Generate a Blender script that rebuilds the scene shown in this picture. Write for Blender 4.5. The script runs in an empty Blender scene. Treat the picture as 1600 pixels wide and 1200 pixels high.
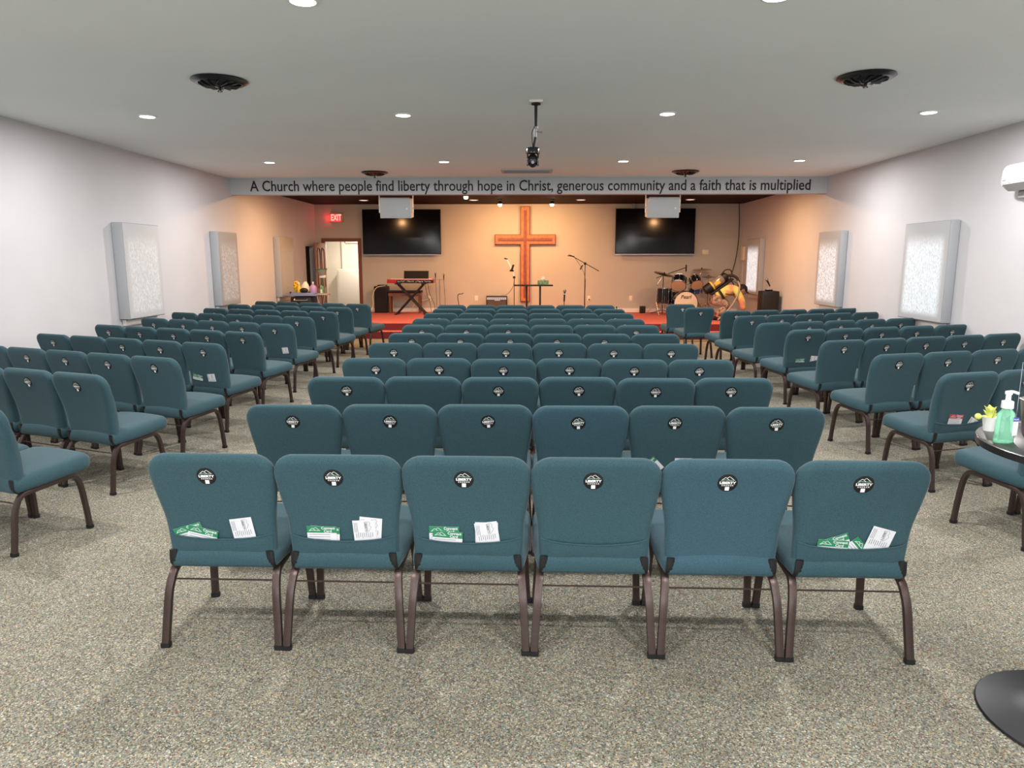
import bpy, bmesh, math, random
from mathutils import Vector, Matrix
random.seed(7)
PI = math.pi
C = bpy.context.scene.collection
sc = bpy.context.scene

# ---------------------------------------------------------------- camera, world, exposure, lights
EYE = 1.635
cam_d = bpy.data.cameras.new('camera')
cam_d.sensor_width = 36.0
cam_d.lens = 1110 / 1600 * 36.0
cam_d.clip_start = 0.05
cam = bpy.data.objects.new('camera', cam_d); C.objects.link(cam)
cam.location = (0, 0, EYE)
cam.rotation_euler = (PI/2 - 0.17215, 0, 0.02573)
sc.camera = cam

w = bpy.data.worlds.new('world'); sc.world = w; w.use_nodes = True
w.node_tree.nodes['Background'].inputs[0].default_value = (0.8, 0.9, 1.0, 1)
w.node_tree.nodes['Background'].inputs[1].default_value = 0.3

sc.view_settings.view_transform = 'Standard'
sc.view_settings.look = 'None'
sc.view_settings.gamma = 1.0
sc.view_settings.use_curve_mapping = False
sc.view_settings.exposure = 0.0
try:
    sc.cycles.use_denoising = True
    sc.cycles.max_bounces = 7
    sc.cycles.diffuse_bounces = 5
    sc.cycles.sample_clamp_indirect = 4.0
except Exception:
    pass

CEIL = 3.14          # main ceiling
LOW = 3.06           # dark stage ceiling
XL, XR = -5.6, 5.39  # side walls
YB, YF = -3.6, 18.75 # wall behind the camera, stage wall
BEAM = 13.5
STAGE = 0.30
COOL = (1.0, 0.965, 0.94)
WARM = (1.0, 0.52, 0.22)
P_MAIN, P_STAGE = 66.0, 45.0

def lamp(name, loc, power, color, size=0.14, rot=(0, 0, 0), spread=PI):
    d = bpy.data.lights.new(name, 'AREA'); d.shape = 'DISK'; d.size = size
    d.energy = power; d.color = color; d.spread = spread
    o = bpy.data.objects.new(name, d); C.objects.link(o); o.location = loc; o.rotation_euler = rot
    return o

MAIN_LIGHTS = [(x, y) for y in (11.33, 7.77, 4.45, 0.95, -2.4) for x in (-4.05, -1.34, 1.41, 4.08)]
for x, y in MAIN_LIGHTS:
    lamp('downlight_lamp', (x, y, CEIL - 0.03), P_MAIN, COOL)
STAGE_LIGHTS = [(x, y) for y in (17.4,) for x in (-4.0, -1.36, 1.19, 3.77)]
HIDDEN_ROW = [(x, 14.6) for x in (-4.0, -1.36, 1.19, 3.8)]
for x, y in STAGE_LIGHTS:
    lamp('stage_downlight_lamp', (x, y, LOW - 0.02), 3.0, WARM)
for x, y in HIDDEN_ROW:
    lamp('stage_downlight_lamp', (x, y, LOW - 0.02), P_STAGE if abs(x) < 2 else P_STAGE*2.2, WARM)
SPOTS = [(-1.36, 15.3, 2.93), (-0.73, 17.3, 2.93), (0.50, 17.3, 2.93)]

# added fill light: made-up daylight from a guessed rear entrance, behind the camera
d = bpy.data.lights.new('added_rear_fill', 'AREA'); d.shape = 'RECTANGLE'; d.size = 5.0; d.size_y = 2.1; d.energy = 160; d.color = (.92, .97, 1.0)
o = bpy.data.objects.new('added_rear_fill', d); C.objects.link(o); o.location = (0, YB+.06, 1.2); o.rotation_euler = (PI/2, 0, 0)

# ---------------------------------------------------------------- materials
MATS = {}
def mat(name, color=(.8, .8, .8), rough=.6, metal=0, emit=None, estr=0, spec=None, trans=0, sheen=0, alpha=1, ior=None, coat=0):
    m = bpy.data.materials.new(name); m.use_nodes = True
    b = m.node_tree.nodes['Principled BSDF']
    b.inputs['Base Color'].default_value = (*color, 1)
    b.inputs['Roughness'].default_value = rough
    b.inputs['Metallic'].default_value = metal
    if emit: b.inputs['Emission Color'].default_value = (*emit, 1); b.inputs['Emission Strength'].default_value = estr
    if spec is not None: b.inputs['Specular IOR Level'].default_value = spec
    if trans: b.inputs['Transmission Weight'].default_value = trans
    if sheen: b.inputs['Sheen Weight'].default_value = sheen; b.inputs['Sheen Roughness'].default_value = .4
    if alpha < 1: b.inputs['Alpha'].default_value = alpha
    if ior: b.inputs['IOR'].default_value = ior
    if coat: b.inputs['Coat Weight'].default_value = coat
    MATS[name] = m
    return m

def noise_color(m, stops, scale, detail=2, coords='Object', stretch=None, bump=0, bscale=None, rough=.5, kind='noise'):
    nt = m.node_tree; b = nt.nodes['Principled BSDF']
    tc = nt.nodes.new('ShaderNodeTexCoord'); mp = nt.nodes.new('ShaderNodeMapping')
    nt.links.new(tc.outputs[coords], mp.inputs[0])
    if stretch: mp.inputs['Scale'].default_value = stretch
    if kind == 'voronoi':
        n = nt.nodes.new('ShaderNodeTexVoronoi'); n.inputs['Scale'].default_value = scale
        sep = nt.nodes.new('ShaderNodeSeparateColor'); nt.links.new(n.outputs['Color'], sep.inputs[0]); out = sep.outputs[0]
    else:
        n = nt.nodes.new('ShaderNodeTexNoise'); n.inputs['Scale'].default_value = scale; n.inputs['Detail'].default_value = detail
        n.inputs['Roughness'].default_value = rough; out = n.outputs['Fac']
    nt.links.new(mp.outputs[0], n.inputs['Vector'])
    r = nt.nodes.new('ShaderNodeValToRGB'); nt.links.new(out, r.inputs[0])
    el = r.color_ramp.elements
    while len(el) < len(stops): el.new(.5)
    for e, (p, c) in zip(el, stops): e.position = p; e.color = (*c, 1)
    nt.links.new(r.outputs[0], b.inputs['Base Color'])
    if bump:
        bn = nt.nodes.new('ShaderNodeBump'); bn.inputs['Strength'].default_value = bump; bn.inputs['Distance'].default_value = .002
        if bscale:
            n2 = nt.nodes.new('ShaderNodeTexNoise'); n2.inputs['Scale'].default_value = bscale; nt.links.new(mp.outputs[0], n2.inputs['Vector']); out = n2.outputs['Fac']
        nt.links.new(out, bn.inputs['Height']); nt.links.new(bn.outputs[0], b.inputs['Normal'])
    return m

def g3(a): return (a, a, a)
M_WALL = mat('wall_paint', (.74, .73, .745), .7)
noise_color(M_WALL, [(.3, (.545, .54, .56)), (.7, (.58, .575, .595))], 1.2, 3, bump=.12, bscale=60)
M_CEIL = mat('ceiling_paint', (.47, .49, .47), .85)
noise_color(M_CEIL, [(.3, (.84, .87, .85)), (.7, (.87, .90, .88))], .8, 3, bump=.1, bscale=90)
M_BACK = mat('tan_wall_paint', (.50, .43, .36), .7)
noise_color(M_BACK, [(.3, (.45, .42, .36)), (.7, (.49, .455, .39))], 1.0, 3, bump=.1, bscale=60)
M_BEAM = mat('beam_paint', (.50, .51, .53), .7)
noise_color(M_BEAM, [(.3, (.49, .50, .52)), (.7, (.51, .52, .54))], 2, 2)
M_DARKWOOD = mat('dark_ceiling_wood', (.05, .022, .015), .75, spec=.15)
noise_color(M_DARKWOOD, [(.3, (.014, .005, .005)), (.7, (.030, .012, .010))], 2, 4, stretch=(1, 14, 1))
M_REDCARPET = mat('red_carpet', (.42, .05, .035), .95)
noise_color(M_REDCARPET, [(.3, (.47, .10, .085)), (.7, (.60, .15, .125))], 60, 3, bump=.3)
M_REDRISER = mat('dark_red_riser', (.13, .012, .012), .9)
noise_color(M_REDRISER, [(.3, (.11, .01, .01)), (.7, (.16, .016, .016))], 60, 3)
M_WHITE = mat('white_plastic', (.82, .82, .82), .4)
M_TRIMW = mat('white_trim', (.78, .75, .70), .5)
M_BLACK = mat('black_plastic', (.009, .009, .010), .5, spec=.35)
M_BLACKG = mat('black_gloss', (.008, .008, .010), .18, coat=.3)
M_SCREEN = mat('screen_glass', (.003, .003, .005), .12, spec=.22)
M_CHROME = mat('chrome', (.75, .75, .77), .18, 1)
M_STEEL = mat('brushed_steel', (.6, .6, .6), .32, 1)
M_GREYM = mat('grey_metal', (.25, .25, .26), .4, .6)
M_BRASS = mat('cymbal_bronze', (.45, .34, .18), .3, 1)
noise_color(M_BRASS, [(.3, (.36, .27, .14)), (.7, (.52, .40, .22))], 8, 2)
M_TEAL = mat('teal_fabric', (.05, .13, .15), .9, sheen=.10)
noise_color(M_TEAL, [(.36, (.012, .042, .055)), (.64, (.031, .080, .099))], 420, 2, bump=.35)
M_TEAL2 = mat('bluer_teal_fabric', (.05, .15, .19), .9, sheen=.10)
noise_color(M_TEAL2, [(.36, (.014, .047, .067)), (.64, (.034, .087, .117))], 420, 2, bump=.35)
M_TEALD = mat('deep_teal_fabric', (.03, .10, .14), .9)
noise_color(M_TEALD, [(.36, (.028, .088, .115)), (.64, (.042, .118, .150))], 420, 2, bump=.3)
M_LEG = mat('bronze_leg_metal', (.055, .035, .030), .35, .55)
noise_color(M_LEG, [(.4, (.045, .028, .025)), (.65, (.085, .058, .052))], 700, 1)
M_GREEN = mat('card_green', (.012, .19, .08), .5)
M_PAPER = mat('card_white', (.60, .60, .63), .7)
M_INK = mat('print_grey', (.10, .11, .14), .8)
M_MINT = mat('logo_mint', (.30, .55, .45), .6)
M_LOGOW = mat('logo_white', (.80, .80, .80), .6)
M_RED = mat('keyboard_red', (.42, .02, .03), .35)
M_BENCH = mat('bench_wood', (.16, .055, .03), .4)
noise_color(M_BENCH, [(.3, (.13, .04, .02)), (.7, (.20, .075, .04))], 6, 4, stretch=(1, 1, 8))
M_CROSS = mat('cross_orange_wood', (.50, .19, .06), .4)
noise_color(M_CROSS, [(.3, (.38, .105, .03)), (.7, (.52, .175, .05))], 7, 4, stretch=(3, 1, 1.2))
M_CROSSI = mat('cross_red_wood', (.28, .07, .03), .45)
noise_color(M_CROSSI, [(.3, (.15, .035, .014)), (.7, (.25, .065, .025))], 7, 4, stretch=(3, 1, 1.2))
M_CROSSE = mat('cross_edge_wood', (.12, .025, .012), .5)
M_DOOR = mat('door_wood', (.23, .09, .06), .4)
noise_color(M_DOOR, [(.3, (.20, .08, .055)), (.7, (.30, .13, .09))], 5, 4, stretch=(6, 6, 1))
M_DOORD = mat('door_groove_wood', (.09, .03, .02), .5)
M_CREAM = mat('cream_paint', (.75, .70, .62), .6)
M_CREAM2 = mat('outlet_cream', (.78, .68, .5), .5)
M_DARK = mat('dark_opening', (.012, .009, .008), .9)
M_TAN = mat('drum_head_amber', (.55, .38, .24), .4)
M_HEAD = mat('drum_head_cream', (.82, .72, .55), .45)
M_DRUMB = mat('drum_black_wrap', (.008, .010, .014), .14, coat=.6)
M_SKIN = mat('skin', (.38, .19, .13), .55)
M_HAIR = mat('dark_hair', (.02, .012, .01), .7)
M_PANTS = mat('patterned_trousers', (.3, .2, .15), .85)
noise_color(M_PANTS, [(.35, (.10, .065, .045)), (.5, (.34, .24, .17)), (.65, (.48, .36, .28))], 14, 3, bump=.4)
M_SHIRT = mat('tie_dye_cotton', (.8, .5, .2), .85)
noise_color(M_SHIRT, [(.36, (.62, .66, .16)), (.48, (.78, .62, .20)), (.57, (.78, .36, .16)), (.70, (.72, .30, .38))], 4.2, 2, bump=.3, bscale=20)
M_HOSE = mat('grey_hose', (.34, .28, .25), .5)
M_YEL = mat('yellow_plastic', (.70, .46, .03), .45)
M_CLEARG = mat('smoky_canister', (.20, .17, .15), .15, coat=.5)
M_CORD = mat('cream_cord', (.72, .62, .42), .6)
M_GLASSY = mat('clear_acrylic', (.9, .95, 1.0), .03, trans=1, ior=1.3)
M_GEL = mat('green_gel', (.42, .92, .66), .08, trans=.75, ior=1.34)
M_BLUEL = mat('blue_label', (.02, .05, .30), .5)
M_POT = mat('white_pot', (.8, .8, .78), .5)
M_LEAF = mat('lime_petal', (.62, .66, .15), .6)
M_TABLE = mat('black_table_top', (.012, .011, .011), .28)
noise_color(M_TABLE, [(.3, (.010, .009, .009)), (.7, (.022, .018, .018))], 9, 3, stretch=(1, 10, 1))
M_BASE = mat('black_metal_base', (.02, .021, .024), .33, .5)
M_PURPLE = mat('purple_liquid', (.34, .24, .45), .25)
M_BLUEG = mat('blue_grey_cloth', (.17, .21, .36), .7)
M_BGREEN = mat('broom_green', (.03, .16, .06), .5)
M_GREYB = mat('grey_bristles', (.22, .23, .22), .8)
M_TISS = mat('tissue_green', (.08, .26, .12), .5)
noise_color(M_TISS, [(.4, (.05, .22, .09)), (.62, (.18, .34, .16)), (.7, (.5, .25, .12))], 22, 2)
M_SPK = mat('speaker_light_grey', (.46, .49, .51), .6)
M_VENTD = mat('vent_dark', (.02, .018, .02), .2, .4)
M_VENTG = mat('vent_grey', (.35, .34, .33), .6)
M_VENTF = mat('vent_frame_grey', (.52, .50, .48), .6)
M_LED = mat('led_lens', (1, 1, 1), .5, emit=(1.0, .98, .96), estr=9)
M_LEDDIM = mat('dim_lens', (1, 1, 1), .5, emit=(1.0, .95, .86), estr=1.1)
M_BULB = mat('spot_bulb', (1, 1, 1), .5, emit=(1.0, .90, .66), estr=22)
M_EXITR = mat('exit_red', (.5, .02, .03), .4, emit=(1.0, .04, .06), estr=1.1)
M_EXITW = mat('exit_letter', (.8, .5, .4), .4, emit=(1.0, .62, .45), estr=1.0)
M_EXITH = mat('exit_housing', (.52, .28, .19), .5)
M_PANEL = mat('window_cover_grey', (.45, .46, .47), .75)
M_PSIDE = mat('window_cover_edge', (.36, .37, .39), .7)

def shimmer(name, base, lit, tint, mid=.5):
    """woven silvery cover; emission imitates daylight coming through the open weave"""
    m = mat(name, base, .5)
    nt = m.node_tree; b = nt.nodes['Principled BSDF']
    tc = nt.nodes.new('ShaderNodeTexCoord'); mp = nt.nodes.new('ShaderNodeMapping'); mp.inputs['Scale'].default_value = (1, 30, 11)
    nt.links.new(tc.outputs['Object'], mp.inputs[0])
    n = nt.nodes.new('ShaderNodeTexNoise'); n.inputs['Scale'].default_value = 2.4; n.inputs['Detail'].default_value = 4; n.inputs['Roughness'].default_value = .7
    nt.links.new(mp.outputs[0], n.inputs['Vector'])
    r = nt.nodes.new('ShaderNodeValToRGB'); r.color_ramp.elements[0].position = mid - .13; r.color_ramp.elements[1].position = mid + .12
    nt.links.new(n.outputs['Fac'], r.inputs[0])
    # the painted daylight glow fades out towards the edges of the cover
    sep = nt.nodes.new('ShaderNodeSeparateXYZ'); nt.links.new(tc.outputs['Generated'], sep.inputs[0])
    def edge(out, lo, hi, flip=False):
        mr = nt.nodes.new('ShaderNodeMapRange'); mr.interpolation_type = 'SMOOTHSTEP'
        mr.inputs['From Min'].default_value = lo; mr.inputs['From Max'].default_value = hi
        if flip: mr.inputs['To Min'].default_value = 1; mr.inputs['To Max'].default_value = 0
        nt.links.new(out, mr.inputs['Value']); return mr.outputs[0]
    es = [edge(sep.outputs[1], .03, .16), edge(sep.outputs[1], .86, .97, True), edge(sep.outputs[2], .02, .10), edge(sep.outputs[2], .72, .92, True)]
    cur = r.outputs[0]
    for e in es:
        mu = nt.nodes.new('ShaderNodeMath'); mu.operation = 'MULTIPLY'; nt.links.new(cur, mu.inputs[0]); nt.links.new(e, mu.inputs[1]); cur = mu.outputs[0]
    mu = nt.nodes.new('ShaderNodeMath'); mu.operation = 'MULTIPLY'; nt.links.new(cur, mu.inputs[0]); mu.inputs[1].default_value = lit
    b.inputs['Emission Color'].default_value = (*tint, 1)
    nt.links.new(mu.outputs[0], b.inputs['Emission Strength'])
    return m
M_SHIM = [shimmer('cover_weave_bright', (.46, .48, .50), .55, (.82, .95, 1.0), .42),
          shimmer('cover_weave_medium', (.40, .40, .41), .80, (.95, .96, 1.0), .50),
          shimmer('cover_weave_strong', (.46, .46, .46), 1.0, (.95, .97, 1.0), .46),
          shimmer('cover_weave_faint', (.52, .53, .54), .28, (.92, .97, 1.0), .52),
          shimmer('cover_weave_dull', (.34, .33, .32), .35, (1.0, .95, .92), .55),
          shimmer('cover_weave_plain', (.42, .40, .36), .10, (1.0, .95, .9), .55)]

# floor carpet
M_CARPET = mat('speckled_carpet', (.3, .28, .22), .97)
def carpet():
    m = M_CARPET; nt = m.node_tree; b = nt.nodes['Principled BSDF']; L = nt.links
    tc = nt.nodes.new('ShaderNodeTexCoord')
    v = nt.nodes.new('ShaderNodeTexVoronoi'); v.inputs['Scale'].default_value = 200; v.inputs['Randomness'].default_value = 1
    L.new(tc.outputs['Object'], v.inputs['Vector'])
    sep = nt.nodes.new('ShaderNodeSeparateColor'); L.new(v.outputs['Color'], sep.inputs[0])
    r = nt.nodes.new('ShaderNodeValToRGB'); L.new(sep.outputs[0], r.inputs[0])
    stops = [(0, (.070, .060, .048)), (.18, (.17, .155, .118)), (.36, (.24, .225, .185)), (.52, (.105, .135, .115)), (.64, (.17, .20, .175)), (.74, (.31, .26, .14)), (.85, (.18, .095, .07)), (.92, (.42, .395, .33))]
    el = r.color_ramp.elements; r.color_ramp.interpolation = 'CONSTANT'
    while len(el) < len(stops): el.new(.5)
    for e, (p, c) in zip(el, stops): e.position = p; e.color = (*c, 1)
    n = nt.nodes.new('ShaderNodeTexNoise'); n.inputs['Scale'].default_value = 1.4; n.inputs['Detail'].default_value = 3
    L.new(tc.outputs['Object'], n.inputs['Vector'])
    mr = nt.nodes.new('ShaderNodeMapRange'); mr.inputs['From Min'].default_value = .3; mr.inputs['From Max'].default_value = .7; mr.inputs['To Min'].default_value = .86; mr.inputs['To Max'].default_value = 1.1
    L.new(n.outputs['Fac'], mr.inputs['Value'])
    mx = nt.nodes.new('ShaderNodeMix'); mx.data_type = 'RGBA'; mx.blend_type = 'MULTIPLY'; mx.inputs[0].default_value = 1
    L.new(r.outputs[0], mx.inputs[6])
    cb = nt.nodes.new('ShaderNodeCombineColor')
    for i in range(3): L.new(mr.outputs[0], cb.inputs[i])
    L.new(cb.outputs[0], mx.inputs[7]); L.new(mx.outputs[2], b.inputs['Base Color'])
    n3 = nt.nodes.new('ShaderNodeTexNoise'); n3.inputs['Scale'].default_value = 160; L.new(tc.outputs['Object'], n3.inputs['Vector'])
    bn = nt.nodes.new('ShaderNodeBump'); bn.inputs['Strength'].default_value = .7; bn.inputs['Distance'].default_value = .004
    L.new(n3.outputs['Fac'], bn.inputs['Height']); L.new(bn.outputs[0], b.inputs['Normal'])
carpet()

# ---------------------------------------------------------------- mesh helpers
def B(): return bmesh.new()
def box(bm, c, s, rot=None, mi=0, bev=0):
    m = Matrix.Translation(Vector(c))
    if rot: m = m @ Matrix.Rotation(rot[2], 4, 'Z') @ Matrix.Rotation(rot[1], 4, 'Y') @ Matrix.Rotation(rot[0], 4, 'X')
    r = bmesh.ops.create_cube(bm, size=1, matrix=m @ Matrix.Diagonal((*s, 1)))
    fs = {f for v in r['verts'] for f in v.link_faces}
    if bev:
        es = list({e for v in r['verts'] for e in v.link_edges})
        q = bmesh.ops.bevel(bm, geom=es, offset=bev, segments=2, profile=.5, affect='EDGES')
        fs = {f for v in q['verts'] for f in v.link_faces} | {f for f in fs if f.is_valid}
    for f in fs: f.material_index = mi
    return bm
def tube(bm, pts, r, seg=8, mi=0, rx=None, square=False, up=None):
    """sweep a round, oval or rounded-square section (half sizes r, rx) along pts"""
    pts = [Vector(p) for p in pts]; n = len(pts)
    rr = r if isinstance(r, (list, tuple)) else [r]*n
    k = 1 if rx is None else rx
    T = []
    for i in range(n):
        a = pts[max(i-1, 0)]; b = pts[min(i+1, n-1)]; T.append((b-a).normalized())
    u = Vector(up) if up else (Vector((1, 0, 0)) if abs(T[0].x) < .8 else Vector((0, 1, 0)))
    rings = []
    for i in range(n):
        t = T[i]; u = (u - t*u.dot(t)).normalized(); v = t.cross(u)
        ring = []
        for j in range(seg):
            a = 2*PI*(j+.5)/seg; ca, sa = math.cos(a), math.sin(a)
            if square:
                q = (abs(ca)**6 + abs(sa)**6)**(-1/6.0); ca *= q; sa *= q
            ring.append(bm.verts.new(pts[i] + u*ca*rr[i]*k + v*sa*rr[i]))
        rings.append(ring)
    for i in range(n-1):
        for j in range(seg):
            f = bm.faces.new((rings[i][j], rings[i][(j+1) % seg], rings[i+1][(j+1) % seg], rings[i+1][j])); f.material_index = mi
    f = bm.faces.new(rings[0][::-1]); f.material_index = mi
    f = bm.faces.new(rings[-1]); f.material_index = mi
    return bm
def lathe(bm, prof, loc=(0, 0, 0), rot=None, seg=24, mi=0, cap=True):
    m = Matrix.Translation(Vector(loc))
    if rot is not None: m = m @ rot
    rings = []
    for r, z in prof:
        rings.append([bm.verts.new(m @ Vector((max(r, 1e-5)*math.cos(2*PI*j/seg), max(r, 1e-5)*math.sin(2*PI*j/seg), z))) for j in range(seg)])
    for i in range(len(rings)-1):
        for j in range(seg):
            f = bm.faces.new((rings[i][j], rings[i][(j+1) % seg], rings[i+1][(j+1) % seg], rings[i+1][j])); f.material_index = mi
    if cap:
        f = bm.faces.new(rings[0][::-1]); f.material_index = mi
        f = bm.faces.new(rings[-1]); f.material_index = mi
    return bm
def ball(bm, c, r, seg=16, mi=0, s=(1, 1, 1)):
    m = Matrix.Translation(Vector(c)) @ Matrix.Diagonal((s[0], s[1], s[2], 1))
    q = bmesh.ops.create_uvsphere(bm, u_segments=seg, v_segments=seg//2+2, radius=r, matrix=m)
    for v in q['verts']:
        for f in v.link_faces: f.material_index = mi
    return bm
def bez(p, n=10):
    """smooth curve through points (Catmull-Rom)"""
    P = [Vector(q) for q in p]; P = [P[0]*2-P[1]] + P + [P[-1]*2-P[-2]]; out = []
    for i in range(1, len(P)-2):
        for k in range(n):
            t = k/n; a, b, c, d = P[i-1], P[i], P[i+1], P[i+2]
            out.append(.5*((2*b)+(c-a)*t+(2*a-5*b+4*c-d)*t*t+(3*b-a-3*c+d)*t**3))
    out.append(P[-2]); return out
def obj(name, bm, m, parent=None, smooth=True, ang=40):
    me = bpy.data.meshes.new(name)
    bmesh.ops.recalc_face_normals(bm, faces=bm.faces)
    bm.to_mesh(me); bm.free()
    for x in (m if isinstance(m, (list, tuple)) else [m]): me.materials.append(x)
    if smooth:
        for p in me.polygons: p.use_smooth = True
        try: me.set_sharp_from_angle(angle=math.radians(ang))
        except Exception: pass
    o = bpy.data.objects.new(name, me); C.objects.link(o)
    if parent: o.parent = parent
    return o
def thing(name, label, cat, loc=(0, 0, 0), rz=0, group=None):
    o = bpy.data.objects.new(name, None); C.objects.link(o); o.empty_display_size = .1
    o.location = loc; o.rotation_euler = (0, 0, rz); o['label'] = label; o['category'] = cat
    if group: o['group'] = group
    return o
def tag(o, label, cat, group=None):
    o['label'] = label; o['category'] = cat
    if group: o['group'] = group
    return o
def struct(name, bm, m, smooth=False):
    o = obj(name, bm, m, None, smooth); o['kind'] = 'structure'; return o
def text_mesh(s, size, bold=0, spacing=1.0, extrude=0, align='CENTER'):
    cu = bpy.data.curves.new('lettering', 'FONT'); cu.body = s; cu.size = size; cu.offset = bold
    cu.space_character = spacing; cu.align_x = align; cu.align_y = 'CENTER'; cu.extrude = extrude; cu.resolution_u = 3
    o = bpy.data.objects.new('lettering', cu); C.objects.link(o)
    dg = bpy.context.evaluated_depsgraph_get(); me = bpy.data.meshes.new_from_object(o.evaluated_get(dg))
    bpy.data.objects.remove(o); bpy.data.curves.remove(cu)
    return me
def add_text(bm, s, size, M, mi=0, **k):
    """text laid in bm by matrix M (text lies in its xy plane, facing +z)"""
    me = text_mesh(s, size, **k); n0 = len(bm.verts); f0 = len(bm.faces)
    bm.from_mesh(me); bm.verts.ensure_lookup_table(); bm.faces.ensure_lookup_table()
    for v in bm.verts[n0:]: v.co = M @ v.co
    for f in bm.faces[f0:]: f.material_index = mi
    bpy.data.meshes.remove(me)
FACE = Matrix.Rotation(PI/2, 4, 'X')      # text facing -y (toward the camera side)

# ---------------------------------------------------------------- the room
def slab(name, x0, x1, y0, y1, z0, z1, m):
    return struct(name, box(B(), ((x0+x1)/2, (y0+y1)/2, (z0+z1)/2), (x1-x0, y1-y0, z1-z0)), m)
slab('floor', XL-.2, XR+.2, YB-.2, YF+.12, -.1, 0, M_CARPET)
slab('ceiling', XL-.2, XR+.2, YB-.2, BEAM+.1, CEIL, CEIL+.1, M_CEIL)
slab('ceiling_stage', XL-.2, XR+.2, BEAM+.18, YF+.2, LOW, LOW+.1, M_DARKWOOD)
bm = B()
box(bm, ((XL+XR)/2, BEAM+.1, (2.84+CEIL+.1)/2), (XR-XL, .2, CEIL+.1-2.84))
struct('trim_beam', bm, M_BEAM)
slab('wall_rear', XL-.2, XR+.2, YB-.2, YB, 0, CEIL, M_WALL)
struct('window_added_1', box(B(), (0, YB+.012, 1.2), (5.1, .02, 2.2)), mat('added_fill_glass', (.6, .7, .75), .1, emit=(.85, .95, 1.0), estr=.6))  # made-up glowing glazing, unseen, added along with the rear fill light
bm = B()
for x in (-2.6, -1.3, 0, 1.3, 2.6): box(bm, (x, YB+.03, 1.2), (.07, .05, 2.3))
struct('window_frame_added_1', bm, M_BLACK)  # mullions of the added rear glazing
# side walls with their window openings behind the covers (walls kept whole; left has a dark side doorway)
DZ1 = 1.99
bm = B()
box(bm, (XL-.1, (YB+17.85)/2, CEIL/2), (.2, 17.85-YB, CEIL))
box(bm, (XL-.1, (18.55+YF+.2)/2, CEIL/2), (.2, YF+.2-18.55, CEIL))
box(bm, (XL-.1, 18.2, (DZ1+CEIL)/2), (.2, .7, CEIL-DZ1))
struct('wall_left', bm, M_WALL)
struct('door_2', box(B(), (XL-.15, 18.2, DZ1/2), (.06, .7, DZ1)), M_DARK)
slab('wall_right', XR, XR+.2, YB, YF+.2, 0, CEIL, M_WALL)
# stage wall with the open doorway
DX0, DX1, DZ = -5.36, -4.50, 2.12
bm = B()
box(bm, ((XL+DX0)/2, YF+.06, LOW/2), (DX0-XL, .12, LOW))
box(bm, ((DX1+XR)/2, YF+.06, LOW/2), (XR-DX1, .12, LOW))
box(bm, ((DX0+DX1)/2, YF+.06, (DZ+LOW)/2), (DX1-DX0, .12, LOW-DZ))
struct('wall_stage', bm, M_BACK)
bm = B()
for x0, x1, z0, z1 in ((DX0-.09, DX0, 0, DZ), (DX1, DX1+.09, 0, DZ), (DX0-.09, DX1+.09, DZ, DZ+.085)):
    box(bm, ((x0+x1)/2, YF-.012, (z0+z1)/2), (x1-x0, .03, z1-z0), bev=.004)
M_CASING = mat('door_casing_wood', (.17, .045, .025), .45)
struct('door_1', bm, M_CASING)
# hallway beyond
bm = B()
box(bm, (-4.6, YF+1.62, 1.3), (3.2, .06, 2.6)); box(bm, (-6.2, YF+.87, 1.3), (.06, 1.5, 2.6)); box(bm, (-3.0, YF+.87, 1.3), (.06, 1.5, 2.6))
box(bm, (-4.6, YF+.885, 2.63), (3.2, 1.53, .06))
struct('wall_hallway', bm, M_CREAM)
struct('floor_hallway', box(B(), (-4.6, YF+.87, -.04), (3.2, 1.5, .08)), M_CARPET)
struct('trim_1', box(box(B(), (-5.28, YF+1.56, 1.1), (.11, .05, 2.2)), (-4.2, YF+1.56, 2.16), (2.1, .05, .08)), M_TRIMW)
lamp('hall_lamp', (-4.5, YF+.7, 2.55), 48, (1, .90, .76), .3)
# stage with a step
bm = B()
SX0 = -4.22
box(bm, ((SX0+XR)/2, (15.22+YF)/2, STAGE/2), (XR-SX0, YF-15.22, STAGE))
box(bm, ((SX0+XR)/2, 15.06, .075), (XR-SX0, .32, .15))
bm.faces.ensure_lookup_table(); bmesh.ops.recalc_face_normals(bm, faces=bm.faces)
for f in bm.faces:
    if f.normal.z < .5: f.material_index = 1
struct('floor_stage', bm, [M_REDCARPET, M_REDRISER])
struct('baseboard_stage', box(B(), ((SX0+XR)/2, YF-.008, STAGE+.05), (XR-SX0-.02, .016, .10)), M_TRIMW)
struct('baseboard_left', box(B(), (XL+.008, (YB+17.8)/2, .05), (.016, 17.8-YB, .10)), M_TRIMW)
struct('baseboard_right', box(B(), (XR-.008, (YB+14.85)/2, .05), (.016, 14.85-YB, .10)), M_TRIMW)

# sentence on the beam
SENT = 'A Church where people find liberty through hope in Christ, generous community and a faith that is multiplied'
def span(me):
    xs = [v.co.x for v in me.vertices]; return min(xs), max(xs)
full = text_mesh(SENT, .30, align='LEFT'); fx0, fx1 = span(full); kx = 10.30/(fx1-fx0)
t = thing('wall_lettering', 'thin black vinyl sentence lettered along the grey ceiling beam', 'lettering', (-.06, BEAM-.004, 2.985))
M_VINYL = mat('vinyl_black', (.006, .006, .008), .6)
words = SENT.split(' ')
for i, wd in enumerate(words):
    pre = text_mesh(' '.join(words[:i+1]), .30, align='LEFT'); px1 = span(pre)[1]; bpy.data.meshes.remove(pre)
    me = text_mesh(wd, .30, extrude=.003, bold=.003, align='LEFT'); x0, x1 = span(me)
    for v in me.vertices: v.co = Vector(((v.co.x-x1+px1-fx0)*kx-5.15, -v.co.z, v.co.y*.90))
    me.materials.append(M_VINYL); o = bpy.data.objects.new('word', me); C.objects.link(o); o.parent = t
bpy.data.meshes.remove(full)

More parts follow.
